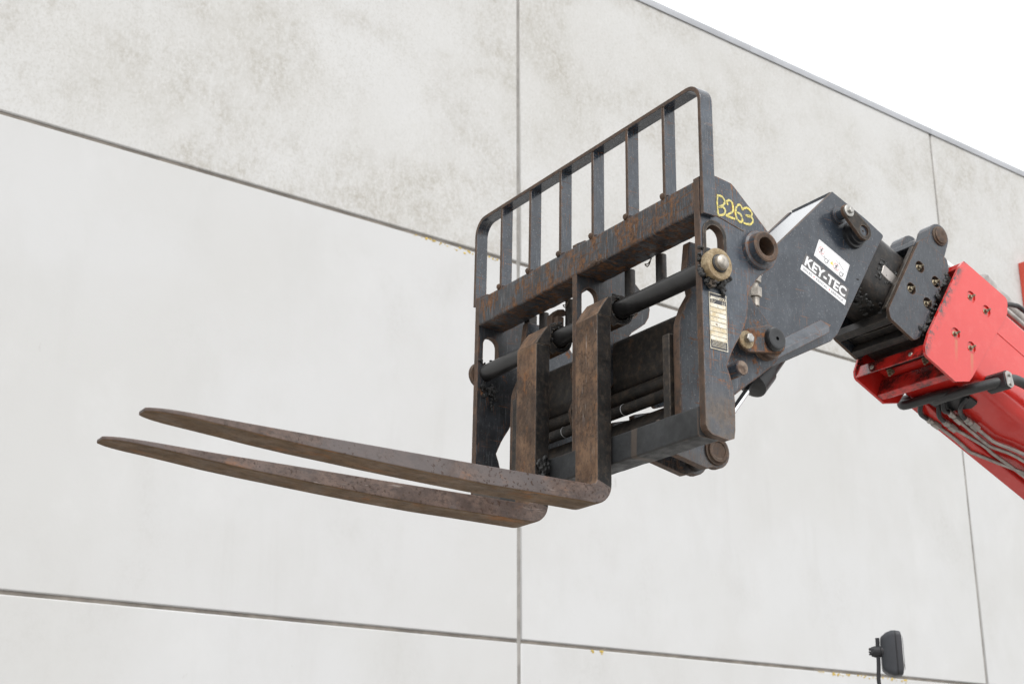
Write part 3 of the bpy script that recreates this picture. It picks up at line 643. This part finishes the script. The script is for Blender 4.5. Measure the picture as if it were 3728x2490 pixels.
bm = NB(); lathe(bm, [(0, .050), (.008, .047)], (mir(-.976), PY, PZ), (1, 0, 0), 28); link('pivot_boss', bm, 'rim', tel)
bm = NB(); lathe(bm, [(0, .03), (mir(-.95) + .95, .03)], (-.95, PY, PZ), (1, 0, 0), 24); link('pivot_shaft', bm, 'grime', tel)
# protruding locking stub
bm = NB(); lathe(bm, [(0, .0205), (.094, .0205), (.0965, .0185), (.0965, .0)], (-.960, -.188, -.468), (-1, 0, 0), 28, caps=False); st_ = link('locking_stub', bm, ('slate_plate',), tel)
bm = NB(); lathe(bm, [(.0968, .0180), (.0972, .016), (.0972, .0)], (-.960, -.188, -.468), (-1, 0, 0), 28); link('stub_face', bm, 'rim', tel, parent=st_)
bm = NB(); extr(bm, fillet([(-.15, -.425), (-.185, -.430), (-.195, -.441), (-.225, -.447), (-.235, -.46), (-.226, -.5), (-.2, -.53), (-.15, -.53)], .004, 3), -1.0, -.9755, fX); link('stub_bracket', bm, ('slate_plate', 'rim'), tel, bevel=.002)
# hydraulic fitting behind the near plate
bm = NB(); lathe(bm, [(0, .012), (.05, .012)], (-.9, -.389, -.205), (0, -.04, 1), 16); lathe(bm, [(.028, .019), (.056, .019)], (-.9, -.389, -.205), (0, -.04, 1), 6); lathe(bm, [(.056, .010), (.075, .010)], (-.9, -.389, -.205), (0, -.04, 1), 14); lathe(bm, [(.073, .0175), (.096, .0175), (.1, .012)], (-.9, -.389, -.205), (0, -.04, 1), 6)
link('hose_fitting', bm, 'boltface', tel, smooth=25)
bm = NB(); tube(bm, [(-.9, -.388, -.20), (-.9, -.386, -.235), (-.91, -.375, -.27), (-.935, -.355, -.295), (-.952, -.345, -.30)], .0105, 12, 6); link('fitting_hose', bm, 'rubhose', tel)
# bottom clevis, its pin and the tilt cylinder
CY, CZ = -.463, -.558
def ear(x0, x1):
    bm = NB(); extr(bm, [(-.19, -.50), (-.19, -.560), (-.31, -.592), (-.425, -.617)] + circ(CY, CZ, .050, 16, -110, 75) [::1] + [(-.43, -.505), (-.30, -.47)], x0, x1, fX); return bm
earp = [(-.16, -.50), (-.16, -.555), (-.31, -.592), (-.425, -.616)] + [(CY + .052 * math.cos(rad(a)), CZ + .052 * math.sin(rad(a))) for a in range(-75, -256, -15)][0:] + [(-.44, -.507), (-.30, -.46)]
for x0, x1 in ((-.632, -.608), (-.533, -.509)):
    bm = NB(); extr(bm, earp, x0, x1, fX); link('clevis_ear', bm, ('slate_plate', 'rim'), tel, bevel=.002)
bm = NB(); lathe(bm, [(0, .044), (.006, .043), (.006, .036), (.012, .036), (.014, .034), (.0135, .026), (.010, .024), (.010, 0)], (-.632, CY, CZ), (-1, 0, 0), 36, caps=False); link('clevis_pin', bm, 'rim', tel)
bm = NB(); lathe(bm, [(0, .040), (.075, .040)], (-.6085, CY, CZ), (1, 0, 0), 28); link('rod_end', bm, 'grime', tel)
td = Vector((0, -.227, .283)).normalized()
bm = NB(); lathe(bm, [(.03, .0105), (.42, .0105)], (XC, CY, CZ), td, 28); link('tilt_rod', bm, 'chrome', tel)
bm = NB(); lathe(bm, [(.325, .040), (.33, .050), (.40, .052), (.405, .046), (.62, .046)], (XC, CY, CZ), td, 32); link('tilt_barrel', bm, 'blackmetal', tel)
# boom head
XH = -.675
HP = [(-.968, .398, .006), (-.706, .143), (-.622, .001), (-.46, -.24), (-.395, -.31), (-.345, -.32), (-.33, -.37), (-.36, -.41), (-.47, -.37), (-.60, -.305), (-.691, -.256), (-.918, -.137, .02), (-.952, -.106, .01), (-1.059, .069), (-1.172, .254), (-1.2015, .298, .01), (-1.12, .338, .05)]
HPf = fillet(HP, .012, 4)
bm = NB(); extr(bm, HPf, XH, XH + .014, fX); hd = link('head_plate', bm, ('headp', 'rim'), tel, bevel=.0018)
bm = NB(); extr(bm, HPf, mir(XH), mir(XH) - .014, fX); link('head_plate', bm, ('headp', 'rim'), tel, bevel=.0018)
def strip(pts, th_, x0, x1, name, m):
    bm = NB(); P = [Vector(p) for p in pts]; off = []
    for i, p_ in enumerate(P):
        t = (P[min(i + 1, len(P) - 1)] - P[max(i - 1, 0)]).normalized(); off.append(p_ + Vector((t.y, -t.x)) * th_)
    extr(bm, [tuple(p_) for p_ in P] + [tuple(p_) for p_ in off[::-1]], x0, x1, fX, rim=0); return link(name, bm, m, tel, smooth=3)
g = G('glossy_head_cover'); M['cover'] = g.done(g.mix(g.ramp(g.noise(8, 6), .3, .7), (.045, .052, .062), (.062, .07, .08)), .16, 0, .6, 1.0)
strip([(-.962, .386), (-.832, .262), (-.706, .139), (-.621, -.004), (-.465, -.245), (-.40, -.315)], .008, XH + .0142, mir(XH) - .0142, 'head_cover', 'cover')
strip([(-.972, .372), (-1.06, .345), (-1.19, .287)], -.008, XH + .0142, mir(XH) - .0142, 'head_top', 'headp')
bm = NB(); box(bm, XH + .0142, mir(XH) - .0142, -.978, -.972, .372, .4035); link('cover_lip', bm, 'headp', tel, bevel=.002)
strip([(-.40, -.36), (-.60, -.285), (-.69, -.238), (-.915, -.118)], -.008, XH + .0142, mir(XH) - .0142, 'head_floor', 'headp')
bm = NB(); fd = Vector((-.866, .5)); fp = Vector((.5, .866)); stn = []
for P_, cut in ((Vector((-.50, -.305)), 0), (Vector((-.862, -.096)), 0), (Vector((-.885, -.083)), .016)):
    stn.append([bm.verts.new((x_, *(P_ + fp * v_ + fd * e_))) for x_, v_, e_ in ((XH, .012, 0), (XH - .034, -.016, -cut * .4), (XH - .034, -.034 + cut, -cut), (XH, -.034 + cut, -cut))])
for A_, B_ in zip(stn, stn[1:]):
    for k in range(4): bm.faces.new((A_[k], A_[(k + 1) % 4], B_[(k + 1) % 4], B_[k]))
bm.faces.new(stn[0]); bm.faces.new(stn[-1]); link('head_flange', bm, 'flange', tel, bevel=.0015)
# upper link on the head: spacer, pin boss, link bar
BYh, BZh, PYh, PZh = -.981, .311, -1.049, .259
bm = NB(); lathe(bm, [(0, .030), (.012, .029), (.012, .018), (.040, .018)], (XH + .0001, BYh, BZh), (-1, 0, 0), 28); link('link_spacer', bm, 'headp', tel)
bm = NB(); lathe(bm, [(0, .046), (.012, .045), (.014, .038), (.028, .038), (.030, .033), (.041, .033)], (XH + .0001, PYh, PZh), (-1, 0, 0), 36); link('link_boss', bm, 'blackmetal', tel)
d = Vector((PYh - BYh, PZh - BZh)).normalized(); a_ = math.degrees(math.atan2(d.y, d.x))
ob = circ(PYh, PZh, .032, 16, a_ - 90, a_ + 90) + circ(BYh, BZh, .024, 14, a_ + 90, a_ + 270)
bm = NB(); extr(bm, ob, XH - .0405, XH - .053, fX, [circ(PYh, PZh, .0195, 24)]); lk2 = link('link_bar', bm, ('dusty', 'rim'), tel, bevel=.002)
bm = NB(); lathe(bm, [(.040, .0193), (.0465, .0193), (.0465, .003), (.044, .0025), (.044, 0)], (XH, PYh, PZh), (-1, 0, 0), 28, caps=False); link('link_pin', bm, 'headp', tel)
bm = NB(); lathe(bm, [(.0532, .021), (.057, .021), (.058, .0195), (.058, .010)], (XH, BYh, BZh), (-1, 0, 0), 32); wa = link('link_washer', bm, 'zinc', tel)
bm = NB(); lathe(bm, [(.0581, .0105), (.067, .0105), (.068, .009)], (XH, BYh - .001, BZh), (-1, 0, 0), 6); link('bolt_head', bm, 'zinc', tel, parent=wa, smooth=20)
# stickers on the head plate
def sticker_frame(o, ang):
    U = Vector((-math.cos(ang), -math.sin(ang))); V = Vector((-math.sin(ang), math.cos(ang)))
    def f(u, v, t=0.): q = Vector(o) + U * u + V * v; return (XH - .0006 - t, q.x, q.y)
    return f
sf = sticker_frame((-.865, .144), rad(23.6))
rect = lambda w, h: fillet([(0, 0), (w, 0), (w, h), (0, h)], .003, 3)
bm = NB(); extr(bm, rect(.1455, .0695), -.0004, .0002, lambda u, v, h: sf(u, v, h), rim=0); ws = link('warning_sticker', bm, 'white', tel)
def sub(nm, bm, m, par): link(nm, bm, m, tel, parent=par)
sf2 = lambda u, v, h: sf(u, v, h + .00025)
bm = NB()
for a, b in (((.004, .004), (.1415, .004)), ((.1415, .004), (.1415, .0655)), ((.1415, .0655), (.004, .0655)), ((.004, .0655), (.004, .004))): ribbon(bm, [a, b], .0006, sf2, .0002, 0)
sub('sticker_border', bm, 'inkgrey', ws)
def ring(c, r, w, m, nm):
    bm = NB(); ribbon(bm, circ(c[0], c[1], r, 24) + [(c[0] + r, c[1])], w, sf2, .0002, 0); sub(nm, bm, m, ws)
for cx, cy in ((.022, .037), (.0965, .024)):
    ring((cx, cy), .0125, .0013, 'inkred', 'prohibition_ring')
    bm = NB(); ribbon(bm, [(cx - .009, cy + .009), (cx + .009, cy - .009)], .0011, sf2, .0002, 0); sub('prohibition_bar', bm, 'inkred', ws)
    bm = NB()
    ribbon(bm, circ(cx + .002, cy + .0085, .0011, 10) + [(cx + .0031, cy + .0085)], .0022, sf2, .0003, 0)
    for pth, w_ in (([(cx, cy + .006), (cx - .001, cy - .003)], .0034), ([(cx, cy + .005), (cx - .005, cy + .002), (cx - .004, cy - .001)], .0012), ([(cx, cy + .005), (cx + .005, cy + .001)], .0012), ([(cx - .001, cy - .003), (cx + .002, cy - .008), (cx + .003, cy - .013)], .0014), ([(cx - .001, cy - .003), (cx - .004, cy - .008), (cx - .007, cy - .012)], .0014)): ribbon(bm, pth, w_, sf2, .0003, 0)
    sub('walking_figure', bm, 'inkblack', ws)
for cx, cy in ((.052, .0165), (.1235, .013)):
    ring((cx, cy), .0072, .002, 'inkblack', 'wheel_mark')
    bm = NB(); ribbon(bm, [(cx + .0085, cy - .002), (cx + .0075, cy + .005), (cx + .0105, cy + .0125)], .0018, sf2, .0002, 0); sub('cab_mark', bm, 'inkblack', ws)
bm = NB(); ribbon(bm, [(.026, .0215), (.043, .0205)], .0012, sf2, .0002, 0); ribbon(bm, [(.0405, .031), (.042, .0205), (.0425, .025), (.046, .026)], .0012, sf2, .0002, 0); sub('fork_mark', bm, 'inkblack', ws)
bm = NB(); ribbon(bm, [(.088, .045), (.104, .041), (.104, .053)], .0012, sf2, .0002, 0); ribbon(bm, [(.104, .045), (.128, .033)], .0013, sf2, .0002, 0); sub('fork_mark', bm, 'inkblack', ws)
bm = NB(); extr(bm, [(.068, .019), (.083, .019), (.0755, .0325)], .0, .0003, sf2, rim=0); sub('warning_triangle', bm, 'inkyellow', ws)
bm = NB(); ribbon(bm, [(.0755, .029), (.0755, .0238)], .0015, lambda u, v, h: sf2(u, v, h + .0003), .0002, 0); ribbon(bm, [(.0755, .0222), (.0755, .0207)], .0015, lambda u, v, h: sf2(u, v, h + .0003), .0002, 0); sub('warning_mark', bm, 'inkblack', ws)
kf = sticker_frame((-.801, .081), rad(22.9))
bm = NB(); extr(bm, [(0.0, .0205), (.206, .0205), (.206, .0675), (0.002, .0675)], -.0004, .0001, lambda u, v, h: kf(u, v, h), rim=0); ks = link('name_sticker', bm, 'deckal', tel)
bm = NB(); extr(bm, fillet([(0, 0), (.206, 0), (.206, .0205), (0, .0205)], .002, 2), -.0004, .0002, lambda u, v, h: kf(u, v, h), rim=0); sub('white_strip', bm, 'white', ks)
sub('lettering', textbm('KEY-TEC', .188, .0365, lambda u, v, t: kf(u + .009, v + .0255, t + .0002), .0003, .034, 1.05), 'white', ks)
for tx, u0, u1 in (('SALES', .010, .049), ('RENTAL', .069, .121), ('SERVICE', .139, .194)):
    sub('small_lettering', textbm(tx, u1 - u0, .0088, lambda u, v, t: kf(u + u0, v + .006, t + .00035), .0002, .008, 1.1), 'inkgrey', ks)
for u0 in (.059, .130):
    bm = NB(); extr(bm, circ(u0, .0105, .0026, 14), .0003, .0006, lambda u, v, h: kf(u, v, h), rim=0); sub('red_dot', bm, 'inkred', ks)
# inner telescopic section
def sect(hw, n0, n1, r, k=6): return fillet([(XC - hw, n0), (XC + hw, n0), (XC + hw, n1), (XC - hw, n1)], r, k)
def boomtube(sec, s0, s1, name, m, cuts=0):
    bm = NB(); extr(bm, sec, s0, s1, lambda x, n, s: BF(x, s, n), rim=0); return link(name, bm, m, tel, smooth=50)
boomtube(sect(.094, -.345, -.075, .075, 8), -.36, .25, 'inner_section', 'grime')
bm = NB(); extr(bm, fillet([(-.275, -.195), (-.275, -.235), (-.20, -.243), (-.20, -.200)], .006, 3), XC - .0965, XC - .092, fB, rim=0); link('bare_metal_patch', bm, 'pipe', tel, bevel=.002)
cs = []
for i in range(70):
    s_ = rr.uniform(-.285, -.175); n_ = -.19 if rr.random() < .5 else -.24
    if rr.random() < .3: s_ = -.28; n_ = rr.uniform(-.245, -.185)
    q = BF(XC - .094, s_ + rr.gauss(0, .006), n_ + rr.gauss(0, .008)); cs.append((q[0], q[1], q[2], rr.uniform(.003, .008), (.5, 1, 1)))
for i in range(60):
    q = BF(XC - rr.uniform(.02, .10), rr.uniform(-.38, -.20), -.345 + rr.gauss(0, .008)); cs.append((q[0], q[1], q[2], rr.uniform(.004, .011), (1, 1, .6)))
for i in range(60):
    q = BF(XC - .118 - rr.uniform(0, .010), -.018 - rr.uniform(0, .30) * .145 + rr.gauss(0, .008), 0); n_ = rr.uniform(-.38, -.05)
    q = BF(XC - .118 - rr.uniform(0, .012), -.026 + (n_ + .05) * .145 + rr.gauss(0, .006), n_); cs.append((q[0], q[1], q[2], rr.uniform(.005, .011)))
lumps('grease_clump', cs, th=tel)
# grey collar of the middle section
def nozzle(x, s, n, par, r=.0075):
    bm = NB(); lathe(bm, [(0, r * 1.5), (.007, r * 1.5), (.008, r * 1.2)], BF(x, s, n), (-1, 0, 0), 6); lathe(bm, [(.008, r * .85), (.016, r * .8), (.017, r * .5)], BF(x, s, n), (-1, 0, 0), 12)
    lathe(bm, [(.016, r * .5), (.026, r * .45)], BF(x, s, n), (-1, -.35, .25), 10); link('grease_nipple', bm, 'brass', tel, parent=par, smooth=25)
DP = fillet([(-.185, -.040, .006), (-.171, -.018, .006), (-.048, -.014, .02), (-.026, -.05, .02), (-.077, -.378), (-.095, -.404, .02), (-.215, -.396, .02), (-.233, -.37, .015), (-.207, -.188)], .01, 4)
noz = [(-.133, -.130), (-.050, -.134), (-.122, -.233), (-.039, -.236)]
noz = [(-.153, -.129), (-.0695, -.133), (-.164, -.232), (-.081, -.235)]
for x0, x1, near in ((XC - .130, XC - .118, 1), (XC + .130, XC + .118, 0)):
    bm = NB(); extr(bm, DP, x0, x1, fB, [circ(s, n, .0205, 22) for s, n in noz] if near else []); cp_ = link('collar_plate', bm, ('collar', 'rim'), tel, bevel=.002)
    if near:
        for s, n in noz: nozzle(XC - .1165, s, n, cp_)
boomtube([(x, n) for x, n in sect(.1175, -.372, -.045, .02, 4)], -.165, .30, 'middle_section', 'grime')
for s0, n0, n1 in ((-.222, -.398, -.362), (-.135, -.405, -.375)):
    bm = NB(); box(bm, XC - .1178, XC + .1178, s0, s0 + .03, n0, n1, f=BF); link('collar_rib', bm, 'grime', tel, bevel=.003)
bm = NB(); box(bm, XC - .1178, XC + .1178, -.195, -.165, -.06, -.035, f=BF); link('collar_lip', bm, 'collar', tel, bevel=.003)
bm = NB(); box(bm, XC - .1178, XC - .10, -.215, -.165, -.36, -.06, f=lambda x, s, n: BF(x, s - (n + .2) * -.145 , n)); link('wear_pad', bm, 'dusty', tel, bevel=.003)
# ears and pin on the collar
EP = [(-.118, -.02), (-.119, .088)] + circ(-.072, .088, .047, 14, 180, 0) + [(-.025, -.02)]
for x0, x1 in ((-.662, -.604), (mir(-.604), mir(-.662))):
    bm = NB(); extr(bm, EP, x0, x1, fB, rim=0); link('cylinder_ear', bm, 'collar', tel, bevel=.003)
c0 = BF(-.662, -.072, .088)
bm = NB(); lathe(bm, [(0, .036), (.005, .035), (.005, .029), (.011, .0285), (.012, .026), (.012, .003), (.010, 0)], c0, (-1, 0, 0), 32, caps=False); link('ear_pin', bm, 'rim', tel)
bm = NB(); lathe(bm, [(0, .022), (.12, .022)], BF(-.604, -.072, .088), (1, 0, 0), 24); link('ear_pin_shaft', bm, 'pipe', tel)
bm = NB(); lathe(bm, [(0, .021), (.35, .021)], BF(XC, -.07, .088), Vector(BF(0, 1, .04)) - Vector(BF(0, 0, 0)), 24); link('extension_rod', bm, 'chrome', tel)
bm = NB(); lathe(bm, [(0, .044), (.002, .052), (.045, .052), (.046, .046), (3.0, .046)], BF(XC, .235, .128), Vector(BF(0, 1, -.0)) - Vector(BF(0, 0, 0)), 32); link('extension_cylinder', bm, 'pipe', tel)
# red collar
RPb = fillet([(-.013, -.033, .006), (.0, .0015, .008), (.235, .003, .022), (.248, -.05, .02), (.247, -.066, .004), (.158, -.391), (.149, -.415, .006), (.09, -.456, .006), (-.060, -.450, .02), (-.072, -.425, .015), (-.071, -.364)], .008, 4)
nozr = [(.070, -.108), (.152, -.111), (.042, -.288), (.124, -.29)]
for x0, x1, near in ((XC - .160, XC - .150, 1), (XC + .160, XC + .150, 0)):
    bm = NB(); extr(bm, RPb, x0, x1, fB, [circ(s, n, .0215, 22) for s, n in nozr] if near else []); cp_ = link('boom_end_plate', bm, ('redend', 'red'), tel, bevel=.002)
    if near:
        for s, n in nozr: nozzle(XC - .1485, s, n, cp_)
bm = NB()
box(bm, XC - .1495, XC + .1495, -.062, -.058, -.448, -.40, f=BF)
link('front_lip', bm, 'redgrimy', tel, bevel=.001)
bm = NB(); box(bm, XC - .1495, XC + .1495, -.056, -.020, -.404, -.396, f=BF); link('front_flange', bm, 'redgrimy', tel, bevel=.001)
bm = NB(); box(bm, XC - .1495, XC + .1495, .048, .078, -.452, -.385, f=BF); link('cross_channel', bm, 'redgrimy', tel, bevel=.003)
for x in (-.66, -.49): 
    bm = NB(); lathe(bm, [(0, .0085), (.003, .007)], BF(x, -.0622, -.425), Vector(BF(0, -1, 0)) - Vector(BF(0, 0, 0)), 14); link('rivet', bm, 'boltface', tel)
for x, s in ((-.655, .012), (-.50, .012), (-.655, .105), (-.50, .105)):
    bm = NB(); dn = Vector(BF(0, 0, -1)) - Vector(BF(0, 0, 0)); lathe(bm, [(0, .014), (.004, .014), (.004, .010), (.012, .010), (.012, .005), (.022, .0045)], BF(x, s, -.392), dn, 12); link('pad_bolt', bm, 'brass', tel)
bm = NB(); box(bm, XC - .1495, XC + .1495, -.004, .03, -.03, -.006, f=BF); link('top_lip', bm, 'red', tel, bevel=.003)
# main red boom
msec = fillet([(XC - .155, -.052, .012), (XC - .155, -.378, .045), (XC + .155, -.378, .045), (XC + .155, -.052, .012)], .03, 8)
boomtube(msec, .02, 4.2, 'boom_tube', 'red')
bm = NB(); tube(bm, [BF(XC - .153, s_, -.15 - .004 * s_) for s_ in (.235, .3, 1, 2, 3.9)], .0042, 12, 2); link('side_crease', bm, 'redplain', tel)
bm = NB(); box(bm, XC + .09, XC + .1555, .19, 3.9, -.393, -.3775, f=BF); link('bottom_rail', bm, 'red', tel, bevel=.004)
bm = NB(); extr(bm, fillet([(-.640, .225), (-.645, .29), (-.606, .306), (-.5, .285), (-.485, .215)], .01, 3), -.3785, -.386, lambda x, s, n: BF(x, s, n), rim=0); link('hose_port', bm, 'blackmetal', tel)
# hoses and steel pipes under the boom
def P3(pts): return [BF(x, s, n) for x, s, n in pts]
bm = NB(); tube(bm, P3([(-.775, .36, -.300), (-.775, .30, -.318), (-.775, .262, -.348), (-.772, .235, -.372), (-.72, .200, -.402), (-.66, .196, -.405), (-.58, .198, -.404), (-.535, .206, -.400), (-.52, .222, -.385)]), .0175, 16, 6); link('hydraulic_hose', bm, 'rubhose', tel)
bm = NB(); tube(bm, P3([(-.64, .20, -.392), (-.59, .19, -.398), (-.51, .183, -.402), (-.44, .180, -.404), (-.408, .180, -.398), (-.396, .19, -.372), (-.398, .22, -.34)]), .0175, 16, 6); link('hydraulic_hose', bm, 'rubhose', tel)
bm = NB(); tube(bm, P3([(-.775, .36, -.300), (-.775, .46, -.290), (-.772, .7, -.300), (-.772, 1.2, -.31)]), .0175, 16, 6); link('hydraulic_hose', bm, 'rubhose', tel)
bm = NB(); extr(bm, fillet([(.222, -.340), (.245, -.333), (.275, -.372), (.262, -.392), (.240, -.395), (.215, -.355)], .008, 3), -.804, -.7265, fB, rim=0); hc = link('hose_clamp', bm, 'blackmetal', tel, bevel=.002)
bm = NB(); extr(bm, fillet([(.224, -.342), (.245, -.336), (.272, -.372), (.262, -.388), (.243, -.391), (.218, -.355)], .008, 3), -.808, -.8045, fB, rim=0); cpl_ = link('clamp_plate', bm, 'zinc', tel, parent=hc)
for s, n in ((.240, -.350), (.255, -.378)):
    bm = NB(); lathe(bm, [(0, .006), (.006, .0055)], BF(-.808, s, n), (-1, 0, 0), 12); link('clamp_screw', bm, 'zinc', tel, parent=hc)
NP = -.398
def pipe(pts, elbow, fit, r=.0068):
    bm = NB(); tube(bm, P3([(x, s, NP) for x, s in pts]), r, 14, 3); p_ = link('hydraulic_pipe', bm, 'pipe', tel)
    bm = NB(); tube(bm, P3(elbow), .0088, 14, 6); link('hose_elbow', bm, 'blackmetal', tel, parent=p_)
    (xa, sa), (xb, sb) = fit; A_ = Vector(BF(xa, sa, NP)); B_ = Vector(BF(xb, sb, NP)); L_ = (B_ - A_).length; dd = (B_ - A_).normalized()
    bm = NB(); lathe(bm, [(0, .0105), (L_ * .18, .0105), (L_ * .2, .0125), (L_ * .32, .0125), (L_ * .34, .0105), (L_ * .5, .0105)], A_, dd, 14); lathe(bm, [(L_ * .5, .0138), (L_, .0138)], A_, dd, 6); link('pipe_fitting', bm, 'pipe', tel, parent=p_, smooth=25)
pipe([(-.440, .330), (-.445, .42), (-.442, .49), (-.446, .515), (-.49, .60), (-.55, .75), (-.56, 1.2), (-.56, 2.5)], [(-.48, .195, NP + .008), (-.448, .232, NP - .012), (-.434, .285, NP)], ((-.434, .278), (-.440, .338)))
pipe([(-.48, .365), (-.492, .395), (-.513, .495), (-.511, .545), (-.523, .70), (-.53, 1.2), (-.53, 2.5)], [(-.52, .235, NP + .015), (-.495, .275, NP - .008), (-.480, .318, NP)], ((-.479, .312), (-.482, .375)))
pipe([(-.532, .32), (-.531, .36), (-.530, .475), (-.537, .512), (-.578, .592), (-.59, .75), (-.60, 1.2), (-.60, 2.5)], [(-.557, .215, NP + .01), (-.538, .25, NP - .012), (-.532, .282, NP)], ((-.532, .276), (-.532, .345)))
pipe([(-.559, .39), (-.561, .46), (-.566, .497), (-.611, .587), (-.64, .75), (-.64, 1.2), (-.64, 2.5)], [(-.635, .247, NP + .012), (-.600, .262, NP - .008), (-.567, .302, NP - .002), (-.559, .338, NP)], ((-.559, .332), (-.559, .4)))
# pipes and hose along the top near edge
bm = NB(); tube(bm, P3([(-.66, .285, .028), (-.66, .32, .030), (-.66, 1, .030), (-.66, 3, .03)]), .0125, 14, 3); link('top_pipe', bm, 'pipe', tel)
bm = NB(); tube(bm, P3([(-.66, .275, .030), (-.66, .312, .062), (-.66, .34, .078), (-.66, .37, .090), (-.66, .45, .09), (-.66, .6, .06), (-.66, 1.2, .06)]), .009, 14, 6); link('top_hose', bm, 'rubhose', tel)

# ------------------------------------------------------------------ mirror on a stalk (front of the machine, far side)
MX = Matrix.Translation((1.592, 6.29, EYE + .700)) @ Matrix.Rotation(rad(-6), 4, 'Z')
mi_ = Thing('side_mirror', 'dark grey plastic side mirror on a thin black stalk at the lower right', 'mirror', (0, 0, -.25), mat=MX)
bm = NB()
secs = [(-.047, .040, .062, .018), (-.045, .048, .072, .022), (-.024, .066, .088, .026), (.0, .070, .097, .026), (.030, .069, .094, .024), (.036, .066, .090, .022)]
Rg = []
for u, hy, hz, r_ in secs:
    L_ = fillet([(-hy, -hz), (hy, -hz), (hy, hz), (-hy, hz)], r_, 5)
    Rg.append([bm.verts.new((u + .008 * (1 - (b / hz) ** 2) * (u > .03), a, b - .002)) for a, b in L_])
for A_, B_ in zip(Rg, Rg[1:]):
    for i in range(len(A_)): bm.faces.new((A_[i - 1], A_[i], B_[i], B_[i - 1]))
bm.faces.new(Rg[0]); bm.faces.new(Rg[-1])
bmesh.ops.transform(bm, matrix=Matrix.Rotation(rad(-5), 4, 'Z'), verts=bm.verts)
bmesh.ops.translate(bm, verts=bm.verts, vec=(.060, 0, 0))
link('housing', bm, 'plasticgrey', mi_, smooth=40)
bm = NB(); extr(bm, fillet([(-.0715, -.0985), (.0715, -.0985), (.0715, .0945), (-.0715, .0945)], .026, 5), .012, .0175, fX, [fillet([(-.066, -.09), (.066, -.09), (.066, .088), (-.066, .088)], .024, 5)], rim=0)
bmesh.ops.transform(bm, matrix=Matrix.Rotation(rad(-5), 4, 'Z'), verts=bm.verts); bmesh.ops.translate(bm, verts=bm.verts, vec=(.060, 0, 0)); link('bezel', bm, 'plasticblack', mi_, bevel=.001)
bm = NB(); box(bm, .0405, .041, -.056, .056, -.072, .072); bmesh.ops.transform(bm, matrix=Matrix.Rotation(rad(-5), 4, 'Z'), verts=bm.verts); bmesh.ops.translate(bm, verts=bm.verts, vec=(.0655, 0, 0)); link('glass', bm, 'chrome', mi_)
bm = NB(); lathe(bm, [(0, .023), (.03, .0245), (.032, .0225), (.035, .0245), (.06, .0245)], (.04, -.03, .006), (-1, .12, 0), 24)
lathe(bm, [(.06, .024), (.072, .021), (.074, .012)], (.04, -.03, .006), (-1, .12, 0), 10)
for k in range(7):
    a = 2 * math.pi * k / 7; box(bm, -.042, -.028, -.032 + .013 * math.cos(a), -.026 + .013 * math.cos(a), .003 + .013 * math.sin(a), .009 + .013 * math.sin(a))
link('clamp_knob', bm, 'plasticblack', mi_, smooth=30)
bm = NB(); tube(bm, [(-.003, -.028, .064), (-.004, -.028, .02), (-.006, -.028, -.05), (-.011, -.028, -.11), (-.009, -.028, -.16), (-.004, -.028, -.4), (0, -.028, -.8), (0, -.028, -1.3)], .0088, 12, 5); link('stalk', bm, 'plasticblack', mi_)
bm = NB(); box(bm, -.07, .07, -.1, .05, -2.29, -1.3); link('mount', bm, 'plasticblack', mi_, bevel=.01)
